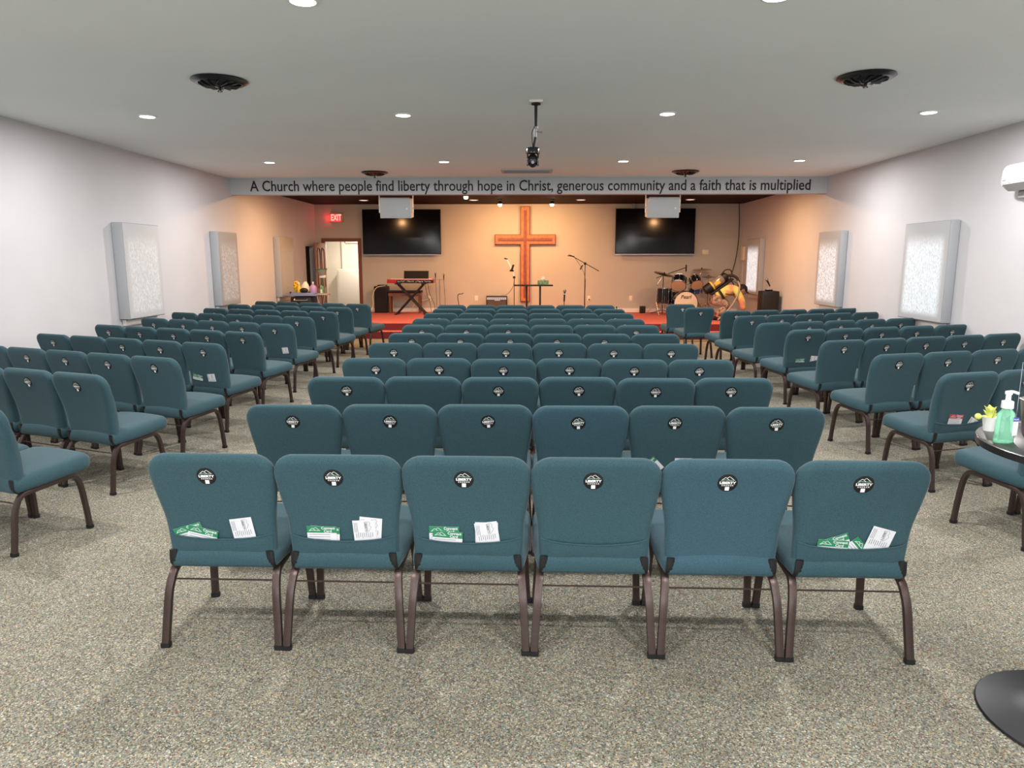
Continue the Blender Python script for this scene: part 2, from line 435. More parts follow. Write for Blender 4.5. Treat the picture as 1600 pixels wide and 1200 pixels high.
# ---------------------------------------------------------------- chairs
def interp(tab, z):
    if z <= tab[0][0]: return tab[0][1]
    for (a, va), (b, vb) in zip(tab, tab[1:]):
        if z <= b:
            t = (z-a)/(b-a); t = t*t*(3-2*t) if False else t
            return va+(vb-va)*t
    return tab[-1][1]
def smooth_tab(tab, n=40):
    z0, z1 = tab[0][0], tab[-1][0]
    P = bez([(a, b, 0) for a, b in tab], 8)
    return [(p.x, p.y) for p in P]
def cushion(hw, z0, z1, r0, r1, er_f, er_b, to3d, nu=22, nv=22, thick_f=None, thick_b=None):
    """padded slab: outline half width hw(z) with corner radii r0 (low end) and r1 (high end), edges rounded by er on each face"""
    bm = B()
    us = [math.sin(PI/2*(-1+2*i/nu)) for i in range(nu+1)]
    vs = [.5-.5*math.cos(PI*j/nv) for j in range(nv+1)]
    fr, bk = {}, {}
    for j, v in enumerate(vs):
        z = z0+(z1-z0)*v; W = hw(z)
        if z > z1-r1: W = W-r1+math.sqrt(max(r1*r1-(z-(z1-r1))**2, 0))
        if z < z0+r0: W = W-r0+math.sqrt(max(r0*r0-((z0+r0)-z)**2, 0))
        W = max(W, .002)
        for i, u in enumerate(us):
            x = u*W
            # distance to the outline
            def sd(zc, sgn, r):
                qx = abs(x)-hw(z)+r; qz = sgn*(z-zc)+r
                return r-(math.hypot(max(qx, 0), max(qz, 0))+min(max(qx, qz), 0))
            d = min(sd(z1, 1, r1), sd(z0, -1, r0))
            if i in (0, nu) or j in (0, nv): d = 0
            d = max(d, 0)
            def th(er, T):
                q = min(d/er, 1); return T*math.sqrt(max(1-(1-q)**2, 0))
            fr[i, j] = bm.verts.new(to3d(x, z, th(er_f, thick_f or er_f), d))
            bk[i, j] = fr[i, j] if (i in (0, nu) or j in (0, nv)) else bm.verts.new(to3d(x, z, -th(er_b, thick_b or er_b), d))
    for j in range(nv):
        for i in range(nu):
            bm.faces.new((fr[i, j], fr[i+1, j], fr[i+1, j+1], fr[i, j+1]))
            bm.faces.new((bk[i, j+1], bk[i+1, j+1], bk[i+1, j], bk[i, j]))
    return bm
BT = smooth_tab([(.380, .229), (.46, .232), (.54, .235), (.59, .241), (.65, .252), (.70, .259), (.76, .265), (.86, .2645)])
BZ0, BZ1 = .380, .859
def back_y(z): return .085-.092*((z-BZ0)/(BZ1-BZ0))**1.15+.012*math.sin(PI*(z-BZ0)/(BZ1-BZ0))
def back3d(x, z, t, d):  # t>0 is the sitter's side (+y)
    bulge = .012*max(0, 1-((z-.56)/.16)**2) if t > .02 else 0
    return (x, back_y(z)+t+bulge - .10*x*x*(1 if t < 0 else .6), z)
def back_surface(x, z): return back_y(z)-.030-.10*x*x
def make_back(): return cushion(lambda z: interp(BT, z), BZ0, BZ1, .02, .085, .045, .038, back3d, thick_f=.036, thick_b=.030)
ST = [(.03, .232), (.12, .245), (.22, .257), (.53, .260)]
def seat3d(x, y, t, d):
    z = .376+.040*(y-.03)/.45
    if t >= 0:
        return (x, y, z + t + .012*(1-(x/.26)**2))
    return (x, y, z+t)
def make_seat(): return cushion(lambda y: interp(ST, y), .035, .515, .03, .055, .038, .014, seat3d, thick_f=.050, thick_b=.036)

def leg_mesh(rear, s):
    bm = B()
    if rear:
        pts = [(s*.246, -.012, .012), (s*.240, .006, .12), (s*.233, .024, .23), (s*.228, .046, .285), (s*.225, .066, .314), (s*.223, .094, .330), (s*.222, .135, .334)]
    else:
        pts = [(s*.243, .455, .012), (s*.238, .448, .12), (s*.232, .438, .23), (s*.227, .430, .288), (s*.224, .415, .326), (s*.223, .390, .350), (s*.222, .350, .353)]
    tube(bm, bez(pts, 5), .0125, 12, 0, rx=1.35, square=True, up=(1, 0, 0))
    f = pts[0]; tube(bm, [(f[0], f[1], 0), (f[0], f[1], .020)], .0155, 12, 1, rx=1.3, square=True, up=(1, 0, 0))
    return bm
# logo: mountain lines, lettering and a blank white square on a black disc
def ribbon(bm, pts, wd, mi, y=0):
    for a, b in zip(pts, pts[1:]):
        a = Vector(a); b = Vector(b); t = (b-a).normalized(); n = Vector((-t.y, t.x))*wd/2; e = t*wd*.3
        q = [a-e+n, a-e-n, b+e-n, b+e+n]
        f = bm.faces.new([bm.verts.new((p.x, y, p.y)) for p in q]); f.material_index = mi
def mountains(bm, s, cx, cz, wd, mi, mi2, y):
    f = lambda P: [(cx+x*s, cz+z*s) for x, z in P]
    ribbon(bm, f([(-.85, .02), (-.38, .42), (-.25, .34), (.15, .02)]), wd, mi, y)
    ribbon(bm, f([(-.12, .34), (.18, .56), (.30, .50), (.82, .06)]), wd, mi, y)
    ribbon(bm, f([(-1.0, -.12), (-.5, .02), (.1, -.04), (1.0, -.04)]), wd*1.1, mi2, y)
STK = (0, .762)
def sticker():
    bm = B(); R = .040
    lathe(bm, [(R, 0), (R, .0012), (R-.001, .0015)], rot=FACE, seg=28)
    return bm
def sticker_print():
    bm = B(); y = -.0022
    mountains(bm, .027, 0, .0145, .0019, 0, 1, y)
    add_text(bm, 'LIBERTY', .0185, Matrix.Translation((0, y, .0005)) @ FACE @ Matrix.Diagonal((.95, .85, 1, 1)), 0, bold=.0009)
    add_text(bm, 'CHURCH', .0075, Matrix.Translation((0, y, -.0115)) @ FACE, 0, bold=.0004, spacing=1.8)
    box(bm, (0, y, -.0265), (.0165, .0006, .0170))
    return bm
def pocket():
    bm = B(); nx, nz = 20, 5; g = {}
    for i in range(nx+1):
        u = -1+2*i/nx
        ztop = .496 - .024*(1-u*u)
        for j in range(nz+1):
            z = .386+(ztop-.386)*j/nz; W = interp(BT, z)-.012; x = u*W
            off = .002+.014*(1-u**6)*min(1, .35+(j/nz))
            g[i, j] = (x, back_surface(x, z)-off+.006*(1-min(1, (z-.38)/.03))+.008*max(0, abs(u)-.85)/.15, z)
    V = {k: bm.verts.new(p) for k, p in g.items()}
    V2 = {k: bm.verts.new((p[0], p[1]+.0025, p[2])) for k, p in g.items()}
    for i in range(nx):
        for j in range(nz):
            bm.faces.new((V[i, j], V[i+1, j], V[i+1, j+1], V[i, j+1])); bm.faces.new((V2[i, j+1], V2[i+1, j+1], V2[i+1, j], V2[i, j]))
        bm.faces.new((V[i, nz], V[i+1, nz], V2[i+1, nz], V2[i, nz])); bm.faces.new((V2[i, 0], V2[i+1, 0], V[i+1, 0], V[i, 0]))
    tube(bm, [Vector(g[i, nz])+Vector((0, 0, .0)) for i in range(nx+1)], .003, 6, 0)
    return bm

PARTS = {}
def proto_part(key, name, bm, m, loc=(0, 0, 0), ang=40):
    o = obj(name, bm, m, None, True, ang); me = o.data; bpy.data.objects.remove(o); PARTS[key] = (name, me, loc)
proto_part('seat', 'seat', make_seat(), M_TEAL, ang=80)
proto_part('seat2', 'seat', make_seat(), M_TEAL2, ang=80)
proto_part('backrest', 'backrest', make_back(), M_TEAL, ang=80)
proto_part('backrest2', 'backrest', make_back(), M_TEAL2, ang=80)
for i, (r, s) in enumerate(((1, -1), (1, 1), (0, -1), (0, 1))): proto_part('leg%d' % i, 'leg', leg_mesh(r, s), [M_LEG, M_BLACK])
bm = B()
for s in (-1, 1): tube(bm, [(s*.222, .12, .333), (s*.222, .37, .353)], .0125, 12, 0, rx=1.3, square=True, up=(1, 0, 0))
for y in (.15, .36): tube(bm, [(-.22, y, .325+.05*y), (.22, y, .325+.05*y)], .010, 8)
proto_part('frame', 'seat_frame', bm, M_LEG)
for k, s in (('br0', -1), ('br1', 1)):
    bm = B(); tube(bm, bez([(s*.212, .115, .332), (s*.212, .072, .338), (s*.211, .044, .362), (s*.208, .040, .42)], 5), .006, 10, 0, rx=2.7, square=True, up=(1, 0, 0))
    proto_part(k, 'back_bracket', bm, M_BLACK)
proto_part('rod', 'stretcher', tube(B(), [(-.228, .046, .285), (.228, .046, .285)], .0042, 6), M_LEG)
proto_part('pocket', 'book_pocket', pocket(), M_TEAL)
proto_part('sticker', 'logo_sticker', sticker(), M_BLACK)
proto_part('print', 'logo_print', sticker_print(), [M_LOGOW, M_MINT])

ORD = ['first', 'second', 'third', 'fourth', 'fifth', 'sixth', 'seventh', 'eighth', 'ninth', 'tenth', 'eleventh']
BACKTILT = -math.atan2(back_y(.80)-back_y(.72), .08)
def link_part(key, root, loc=None, rot=None):
    name, me, l0 = PARTS[key]
    o = bpy.data.objects.new(name, me); C.objects.link(o); o.parent = root; o.location = loc or l0
    if rot: o.rotation_euler = rot
    return o
def make_chair(label, group, x, y, rz, sticker=True, pock=False, blue=False, sx=0.0, roll=0.0):
    t = thing('padded_chair', label, 'chair', (x, y, 0), rz, group)
    link_part('seat2' if blue else 'seat', t); link_part('backrest2' if blue else 'backrest', t)
    for k in ('leg0', 'leg1', 'leg2', 'leg3', 'frame', 'br0', 'br1', 'rod'): link_part(k, t)
    if pock: link_part('pocket', t)
    if sticker:
        s = link_part('sticker', t, (STK[0]+sx, back_surface(sx, STK[1])-.0005, STK[1]), (BACKTILT, roll, 0))
        link_part('print', s)
    return t
CH = {}
rows = [2.765, 3.80, 4.74, 5.66, 6.75, 7.66, 8.70, 9.62, 10.65, 11.65, 12.62]
NOST = {(2, 1), (5, 5), (6, 3), (6, 4), (7, 3), (9, 2), (9, 3), (10, 0), (10, 1), (10, 2), (10, 3), (10, 4), (10, 5)}
PIT = .5255
def near_aisle(i): return ('%s from the keyboard aisle' % ORD[i]) if i < 3 else ('%s from the drum aisle' % ORD[5-i])
for r, y in enumerate(rows):
    cxr = [.005, .015, .06, .05, .02, .03, .0, -.03, -.03, -.03, -.08][r]
    for i in range(6):
        st = (r, i) not in NOST; pk = (r == 0 and i != 4) or (r == 1 and i == 4)
        rown = 'row nearest the camera' if r == 0 else ('row nearest the stage' if r == 10 else '%s row counting from the camera' % ORD[r])
        ex = ''
        if r == 0: ex = {3: 'empty-pocket ', 4: 'bluer pocketless '}.get(i, 'card-holding ')
        lab = 'teal %schair in centre block, %s, %s' % (ex, rown, near_aisle(i))
        sx = random.uniform(-.02, .02); roll = random.uniform(-.08, .08)
        if r == 0: sx = [-.016, -.015, -.008, -.012, -.006, .0][i]; roll = 0
        dy = random.uniform(-.02, .02) if r else -.016*(i-2.5)*PIT; pit = .5265 if r == 0 else PIT
        CH['c', r, i] = make_chair(lab, 'chairs of the centre block', cxr+(i-2.5)*pit, y+dy, random.uniform(-.015, .015) if r else -.012, st, pk, (r, i) in ((0, 4), (1, 3)), sx, roll)
LEFT = [(-3.11, 3.78), (-3.17, 4.84), (-3.09, 5.70), (-3.15, 6.71), (-3.19, 7.77), (-3.18, 8.81), (-3.27, 9.93), (-3.21, 10.93), (-3.24, 11.97), (-3.14, 12.90)]
AL = [-.35, -.36, -.375, -.37, -.385, -.385, -.36, -.345, -.345, -.37]
for r, (ax, ay) in enumerate(LEFT):
    a = AL[r]
    for i in range(5):
        if r == 0 and i > 2: continue
        if r == 1 and i > 3: continue
        x = ax-math.cos(a)*.529*i; y = ay-math.sin(a)*.529*i
        rown = 'row nearest the camera' if r == 0 else ('row nearest the stage' if r == 9 else '%s row counting from the camera' % ORD[r])
        pos = ['at the aisle end', 'second from the aisle', 'third from the aisle', 'fourth from the aisle', 'at the wall end'][i]
        st = not ((r == 3 and i == 3) or (r == 6 and i == 1) or (r == 9 and i > 0)); pk = (r, i) in ((3, 0), (5, 0))
        CH['l', r, i] = make_chair('teal chair in keyboard-side block, %s, %s' % (rown, pos), 'chairs of the keyboard-side block', x, y, a+random.uniform(-.02, .02), st, pk, False, random.uniform(-.025, .015), random.uniform(-.08, .08))
RIGHT = [(3.06, 4.0), (3.11, 5.04), (3.13, 6.06), (3.11, 7.10), (3.17, 8.20), (3.10, 9.10), (3.15, 10.25), (3.24, 11.28)]
AR = [.32, .315, .31, .335, .32, .37, .37, .31]
for r, (ax, ay) in enumerate(RIGHT):
    a = AR[r]
    for i in range(5):
        if r == 0 and i > 1: continue
        if r == 1 and i > 2: continue
        x = ax+math.cos(a)*.529*i; y = ay+math.sin(a)*.529*i
        rown = 'row nearest the camera' if r == 0 else ('row nearest the stage' if r == 7 else '%s row counting from the camera' % ORD[r])
        pos = ['at the aisle end', 'second from the aisle', 'third from the aisle', 'fourth from the aisle', 'at the wall end'][i]
        st = (r, i) not in ((5, 0), (4, 9)); pk = (r, i) in ((1, 0), (4, 0))
        CH['r', r, i] = make_chair('teal chair in drum-side block, %s, %s' % (rown, pos), 'chairs of the drum-side block', x, y, a+random.uniform(-.02, .02), st, pk, False, random.uniform(-.01, .025), random.uniform(-.08, .08))
make_chair('lone teal chair standing apart, beside the drum-side rows', 'single chairs before the drums', 2.84, 12.03, .17, True, sx=.02)
make_chair('lone teal chair standing apart, closest to the drum kit', 'single chairs before the drums', 2.72, 12.95, .05, True, sx=.03)

# ---------------------------------------------------------------- cards in the pockets
def place_on_back(o, ch, x, z, tilt, lift=.0035):
    """lean a flat card (its face toward local -y, base at origin) in the pocket of chair ch"""
    rz = ch.rotation_euler.z; z -= .028; a = math.atan2(back_y(.54)-back_y(.44), .10)
    p = Matrix.Translation(ch.location) @ Matrix.Rotation(rz, 4, 'Z') @ Matrix.Translation((x, back_surface(x, z)-lift-.001, z))
    o.matrix_world = p @ Matrix.Rotation(-a, 4, 'X') @ Matrix.Rotation(tilt, 4, 'Y')
def connect_card(ch, x, z, tilt, label, lift=.0035, red=False):
    bm = B(); box(bm, (0, 0, .045), (.125, .0008, .09))
    o = obj('connect_card', bm, M_PAPER, None, False)
    bm = B(); box(bm, (0, -.0007, .075), (.125, .0006, .03)); obj('header_band', bm, M_RED if red else M_GREEN, o, False)
    bm = B(); mountains(bm, .024, -.030, .071, .002, 0, 0, -.0014)
    add_text(bm, 'Connect', .0165, Matrix.Translation((.028, -.0014, .0815)) @ FACE, 0, bold=.0005)
    add_text(bm, 'Card', .0165, Matrix.Translation((.026, -.0014, .0675)) @ FACE, 0, bold=.0005)
    for k in range(4): box(bm, (-.01, -.0009, .052-.011*k), (.09, .0006, .0014), mi=1)
    obj('print', bm, [M_PAPER, M_INK], o, False)
    tag(o, label, 'card', 'connect cards in chair pockets'); place_on_back(o, ch, x, z, tilt, lift); return o
def brochure(ch, x, z, tilt, label, lift=.0035):
    o = obj('folded_leaflet', box(B(), (0, 0, .06), (.095, .0012, .12)), M_PAPER, None, False)
    bm = B(); y = -.0009
    R = Matrix.Translation((.006, y, .090)) @ FACE @ Matrix.Rotation(-PI/2, 4, 'Z')
    add_text(bm, 'LIBERTY', .0125, R, 0, bold=.0004)
    for k in range(9): box(bm, (-.036+.0085*k, -.0008, .050+.002*(k % 3)), (.0018, .0006, .020+.004*(k % 2)))
    for k in range(3): box(bm, (-.041+.006*k, -.0008, .088), (.0014, .0006, .045))
    ribbon(bm, [(.014, .062), (.014, .115)], .0012, 0, y); ribbon(bm, [(.018, .070), (.030, .088), (.022, .098), (.027, .106), (.018, .116)], .0012, 0, y)
    obj('print', bm, M_INK, o, False)
    tag(o, label, 'leaflet', 'leaflets in chair pockets'); place_on_back(o, ch, x, z, tilt, lift); return o
c0 = [CH['c', 0, i] for i in range(6)]
connect_card(c0[0], -.115, .472, -.30, 'green and white card under another, keyboard-end chair pocket', .0035)
connect_card(c0[0], -.088, .462, .25, 'white ruled card fanned rightwards in keyboard-end chair pocket', .006)
brochure(c0[0], .112, .478, -.14, 'tilted white leaflet in keyboard-end chair pocket, camera row', .006)
connect_card(c0[1], -.080, .474, .08, 'green card behind its twin in second camera-row chair pocket', .0035)
connect_card(c0[1], -.088, .476, 0, 'upright green card in front, second camera-row chair pocket', .006)
brochure(c0[1], .112, .488, .10, 'taller white leaflet behind, second camera-row chair pocket', .0035)
brochure(c0[1], .098, .476, -.05, 'lower white leaflet in front, second camera-row chair pocket', .006)
connect_card(c0[2], -.098, .482, 0, 'higher green card behind in third camera-row chair pocket', .0035)
connect_card(c0[2], -.088, .462, .07, 'lower slanting green card in third camera-row chair pocket', .006)
brochure(c0[2], .080, .474, 0, 'straight white leaflet behind in third camera-row chair pocket', .0035)
brochure(c0[2], .092, .476, -.14, 'leaning white leaflet in front in third camera-row chair pocket', .006)
connect_card(c0[5], -.055, .466, -.35, 'green card leaning back in drum-end chair pocket', .0035)
connect_card(c0[5], -.010, .450, .85, 'steeply turned green card in drum-end chair pocket', .0048)
connect_card(c0[5], -.085, .450, .06, 'flat-lying green card front of drum-end chair pocket', .0065)
brochure(c0[5], .085, .478, .28, 'rightward leaning white leaflet in drum-end chair pocket', .0065)
c1 = CH['c', 1, 4]
connect_card(c1, -.10, .485, -.75, 'steeply tilted green card in second-row chair pocket, centre block', .004)
brochure(c1, .05, .462, .0, 'white leaflet just showing over the camera-row chair backs', .004)
c2 = CH['l', 3, 0]
connect_card(c2, -.135, .475, .15, 'small green card in keyboard-side aisle chair pocket', .004); brochure(c2, .06, .46, -.12, 'white leaflet beside green card in keyboard-side aisle chair', .004)
c3 = CH['l', 5, 0]; brochure(c3, .10, .465, -.12, 'single white leaflet in keyboard-side aisle chair pocket', .004)
c4 = CH['r', 4, 0]
connect_card(c4, -.04, .455, 0, 'dark green card low in drum-side aisle chair pocket', .004); brochure(c4, .14, .45, .12, 'white leaflet leaning in drum-side aisle chair pocket', .004)
c5 = CH['r', 1, 0]
connect_card(c5, -.05, .485, .10, 'red-topped card in the drum-side chair pocket by the table', .004, red=True); brochure(c5, .08, .425, .5, 'pale leaflet barely showing beside the red-topped card', .004)

# ---------------------------------------------------------------- ceiling fixtures
for x, y in MAIN_LIGHTS:
    if y < 4: continue
    d = 'between the two rows of vents' if y < 8 else 'near the lettered beam'
    pos = {-4: 'keyboard-wall end', -1: 'keyboard side of the middle', 1: 'drum side of the middle', 4: 'drum-wall end'}[int(math.copysign(math.floor(abs(x)), x))]
    rw = {11.33: 'row nearest the beam', 7.77: 'middle row', 4.45: 'row nearest the camera'}[y]
    t = thing('recessed_downlight', 'lit round white ceiling downlight, %s, %s' % (rw, pos), 'ceiling light', (x, y, CEIL), 0, 'recessed downlights in the main ceiling')
    obj('trim_ring', lathe(B(), [(.075, 0), (.098, -.002), (.096, -.010), (.076, -.014), (.070, -.006)], cap=False), M_WHITE, t)
    obj('lens', lathe(B(), [(.076, -.008), (.076, -.013), (.02, -.016)]), M_LED, t)
for (x, y), s in zip(STAGE_LIGHTS, ('keyboard-side end', 'over the keyboard side of the cross', 'over the drum side of the cross', 'over the drums end')):
    t = thing('stage_downlight', 'dim flat disc light in the dark stage ceiling, %s' % s, 'ceiling light', (x, y, LOW), 0, 'disc lights in the stage ceiling')
    obj('trim_ring', lathe(B(), [(.09, 0), (.115, -.002), (.11, -.014), (.09, -.012)], cap=False), M_WHITE, t)
    obj('lens', lathe(B(), [(.09, -.006), (.09, -.012), (.02, -.013)]), M_LEDDIM, t)
for (x, y, z), s in zip(SPOTS, ('set forward, toward the keyboard', 'aimed left of the cross', 'aimed right of the cross')):
    t = thing('stage_spotlight', 'small bright warm spotlight under stage ceiling, %s' % s, 'spotlight', (x, y, LOW), 0, 'warm stage spotlights')
    obj('mount', tube(lathe(B(), [(.05, 0), (.05, -.02), (.02, -.025)]), [(0, 0, -.02), (0, 0, -.07)], .012), M_BLACK, t)
    obj('housing', lathe(B(), [(.03, -.04), (.045, -.06), (.052, -.11)], cap=False), M_BLACK, t)
    obj('bulb', ball(B(), (0, 0, -.115), .048), M_BULB, t)
    d = bpy.data.lights.new('spot_lamp', 'SPOT'); d.energy = 190 if y > 16 else 170; d.color = WARM; d.shadow_soft_size = .05
    d.spot_size = math.radians(165); d.spot_blend = 1.0
    o = bpy.data.objects.new('spot_lamp', d); C.objects.link(o); o.location = (x, y, LOW-.175); o.rotation_euler = (math.radians(42 if y > 16 else 50), 0, 0)
for x, y, s in ((-2.64, 6.3, 'keyboard side, nearer the camera'), (2.77, 6.3, 'drum side, nearer the camera'), (-2.70, 12.65, 'keyboard side, by the lettered beam'), (2.64, 12.65, 'drum side, by the lettered beam')):
    t = thing('round_air_vent', 'black round louvred ceiling air vent, %s' % s, 'vent', (x, y, CEIL), 0, 'black round ceiling vents')
    obj('outer_ring', lathe(B(), [(.17, -.005), (.225, 0), (.232, -.012), (.20, -.030), (.172, -.034)], cap=False, seg=40), M_VENTD, t)
    bm = B(); lathe(bm, [(.178, -.014), (.168, -.026), (.13, -.042), (.08, -.052), (.03, -.055)], seg=36)
    for k in range(12):
        P = [Vector((.045, 0, -.058)), Vector((.09, .012, -.055)), Vector((.13, .034, -.047)), Vector((.155, .062, -.036))]
        Rz = Matrix.Rotation(2*PI*k/12, 3, 'Z'); tube(bm, [Rz @ p for p in P], [.003, .006, .008, .005], 8, rx=1.4, up=(0, 0, 1))
    obj('louvre_disc', bm, M_VENTD, t)
    obj('damper_knob', lathe(B(), [(.04, -.03), (.04, -.058), (.012, -.064), (.012, -.085), (.022, -.088), (.020, -.098)]), M_BLACKG, t)
t = thing('slot_air_vent', 'long rectangular grey ceiling vent before the lettered beam', 'vent', (-.07, 12.55, CEIL))
bm = B()
for a, b, c, d in ((0, .22, .86, .05), (0, -.22, .86, .05), (.41, 0, .05, .44), (-.41, 0, .05, .44)): box(bm, (a, b, -.008), (c, d, .016))
obj('frame', bm, M_VENTF, t, False)
bm = B()
for k in range(14): box(bm, (0, -.18+.028*k, -.008), (.77, .004, .018), rot=(.5, 0, 0))
obj('slats', bm, M_VENTG, t, False)
obj('backing', box(B(), (0, 0, -.001), (.78, .4, .002)), M_VENTD, t, False)
# ceiling camera
t = thing('hanging_video_camera', 'black dome video camera hanging on a pole from the ceiling', 'camera', (.045, 7.17, CEIL))
obj('ceiling_plate', box(B(), (0, 0, -.01), (.13, .13, .02), bev=.003), M_TRIMW, t)
obj('pole', tube(lathe(B(), [(.045, -.02), (.045, -.035), (.02, -.04)]), [(0, 0, -.03), (0, 0, -.24)], .0155, 12), M_BLACK, t)
bm = B(); tube(bm, [(0, 0, -.235), (0, 0, -.255)], .022, 12); tube(bm, [(-.003, 0, -.25), (-.004, 0, -.335)], .013, 12); tube(bm, [(0, 0, -.275), (.055, 0, -.285)], .006, 8); ball(bm, (.055, 0, -.285), .010, 8)
obj('clamp_joint', bm, M_GREYM, t)
obj('lower_arm', tube(B(), [(-.004, 0, -.33), (-.024, 0, -.435)], .0135, 10), M_BLACK, t)
obj('cable', tube(B(), bez([(-.012, -.01, -.23), (-.036, -.02, -.29), (-.034, -.02, -.36), (-.028, -.005, -.43)]), .004, 6), M_BLACK, t)
bm = B(); lathe(bm, [(.02, -.42), (.064, -.432), (.068, -.445), (.068, -.485), (.060, -.49)], (-.028, 0, 0), seg=28); obj('base_housing', bm, M_BLACKG, t)
bm = B()
for s in (-1, 1): box(bm, (-.028+s*.050, 0, -.545), (.016, .07, .11), bev=.005)
obj('yoke', bm, M_BLACKG, t)
hd = obj('camera_head', ball(B(), (-.028, 0, -.550), .052, 20, s=(1.0, .95, 1.25)), M_BLACKG, t)
obj('lens', lathe(B(), [(.015, 0), (.014, .010), (.006, .012)], (-.028, -.046, -.572), rot=Matrix.Rotation(PI/2, 4, 'X')), M_VENTG, hd)

# ---------------------------------------------------------------- window covers on the side walls
COV = [(-1, 9.55, 10.50, 3, 'white woven cover board nearest the camera on keyboard wall'),
       (-1, 12.50, 13.32, 4, 'greyish cover board in the middle of keyboard wall'),
       (-1, 15.60, 16.50, 5, 'plain tan cover board beside cleaning table on keyboard wall'),
       (1, 9.25, 10.35, 0, 'brightly glowing cover board nearest the camera on drum wall'),
       (1, 12.45, 13.4, 1, 'streaky shining cover board in the middle of drum wall'),
       (1, 16.75, 17.75, 2, 'narrow glowing cover board behind the loudspeaker on drum wall')]
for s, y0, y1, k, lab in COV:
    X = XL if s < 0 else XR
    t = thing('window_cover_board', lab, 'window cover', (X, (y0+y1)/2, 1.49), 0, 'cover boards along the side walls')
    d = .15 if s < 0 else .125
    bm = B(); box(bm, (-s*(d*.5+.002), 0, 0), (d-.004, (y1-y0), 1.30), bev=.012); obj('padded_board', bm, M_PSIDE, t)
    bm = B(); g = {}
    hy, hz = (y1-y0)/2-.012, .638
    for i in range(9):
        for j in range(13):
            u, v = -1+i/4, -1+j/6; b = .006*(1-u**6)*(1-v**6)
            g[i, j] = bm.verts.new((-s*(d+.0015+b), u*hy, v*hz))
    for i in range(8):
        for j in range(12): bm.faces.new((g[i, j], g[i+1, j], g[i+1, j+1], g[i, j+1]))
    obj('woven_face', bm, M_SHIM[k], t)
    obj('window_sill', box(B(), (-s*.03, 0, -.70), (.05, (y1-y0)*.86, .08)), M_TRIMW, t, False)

# ---------------------------------------------------------------- stage wall items
def tv(name_lab, xc, zc, mount):
    t = thing('wall_television', name_lab, 'television', (xc, YF, zc), 0, 'televisions on the stage wall')
    obj('casing', box(B(), (0, -.16, 0), (2.02, .05, 1.14), rot=(-.03, 0, 0), bev=.006), M_BLACK, t)
    obj('screen', box(B(), (0, -.187, .008), (1.99, .004, 1.10), rot=(-.03, 0, 0)), M_SCREEN, t, False)
    obj('bottom_strip', box(B(), (0, -.172, -.572), (2.02, .05, .010)), M_STEEL, t, False)
    obj('wall_bracket', box(box(B(), (0, -.06, 0), (.6, .12, .5)), (mount, -.05, .62), (.04, .06, .18)), M_GREYM, t, False)
tv('big switched-off television above the keyboard', -3.315, 2.355, .1)
tv('big switched-off television above the drum kit', 3.17, 2.365, -.55)
t = thing('wall_cross', 'tall orange-brown wooden cross on the stage wall', 'cross', (-.14, YF, 0))
def cross_bm(d0, d1, e, y):
    bm = B(); z0, z1 = .575+e, 3.0-e; a = .125-e; h0, h1 = 2.035+e, 2.295-e; W = .785-e
    pts = [(-a, z0), (a, z0), (a, h0), (W, h0), (W, h1), (a, h1), (a, z1), (-a, z1), (-a, h1), (-W, h1), (-W, h0), (-a, h0)]
    f = bm.faces.new([bm.verts.new((x, y, z)) for x, z in pts])
    r = bmesh.ops.extrude_face_region(bm, geom=[f]); bmesh.ops.translate(bm, verts=[v for v in r['geom'] if isinstance(v, bmesh.types.BMVert)], vec=(0, d1, 0))
    return bm
obj('backing_frame', cross_bm(0, -.09, 0, -.0), M_CROSSE, t, False)
obj('face_board', cross_bm(0, -.025, .018, -.089), M_CROSS, t, False)
obj('inlay_board', box(box(B(), (0, -.12, 1.79), (.075, .020, 2.22)), (0, -.12, 2.165), (1.40, .018, .07)), M_CROSSI, t, False)
obj('inlay_groove', box(box(B(), (-.38, -.1195, 2.135), (.62, .024, .018)), (.38, -.1195, 2.135), (.62, .024, .018)), M_CROSSE, t, False)
# exit sign
t = thing('exit_sign', 'small red glowing EXIT sign above the open doorway', 'sign', (-5.02, YF, 2.72))
obj('housing', box(B(), (0, -.03, 0), (.36, .06, .23), bev=.006), M_EXITH, t)
obj('face', box(B(), (-.01, -.062, 0), (.26, .004, .20)), M_EXITR, t, False)
bm = B(); add_text(bm, 'EXIT', .215, Matrix.Translation((-.005, -.066, 0)) @ FACE @ Matrix.Diagonal((.62, 1, 1, 1)), 0, bold=.004); obj('letters', bm, M_EXITW, t, False)
d = bpy.data.lights.new('exit_glow', 'POINT'); d.energy = 1.3; d.color = (1, .03, .05); d.shadow_soft_size = .03
o = bpy.data.objects.new('exit_glow', d); C.objects.link(o); o.location = (-5.24, YF-.12, 2.72)
# outlets, switch plates
for x, lab, plug in ((-2.66, 'cream wall outlet with plugs behind the keyboard', 1), (-1.42, 'cream wall outlet left of the guitar amplifier', 0), (1.53, 'cream wall outlet behind the boom microphone stand', 1), (2.62, 'cream wall outlet left of the drum kit', 0)):
    t = thing('wall_outlet', lab, 'outlet', (x, YF, .66), 0, 'outlets on the stage wall')
    obj('plate', box(B(), (0, -.004, 0), (.085, .008, .13), bev=.002), M_CREAM2, t)
    obj('sockets', box(box(B(), (0, -.009, .028), (.036, .004, .030)), (0, -.009, -.028), (.036, .004, .030)), M_TRIMW, t, False)
    if plug: obj('plug', box(B(), (.004, -.022, -.028), (.03, .03, .03), bev=.004), M_BLACK, t)
t = thing('wall_control_plate', 'white square control plate right of drum-side television', 'switch', (4.50, YF, 1.85))
obj('plate', box(B(), (0, -.012, 0), (.16, .024, .125), bev=.004), M_CREAM2, t); obj('button', box(B(), (.02, -.026, .01), (.03, .004, .02)), M_WHITE, t, False)
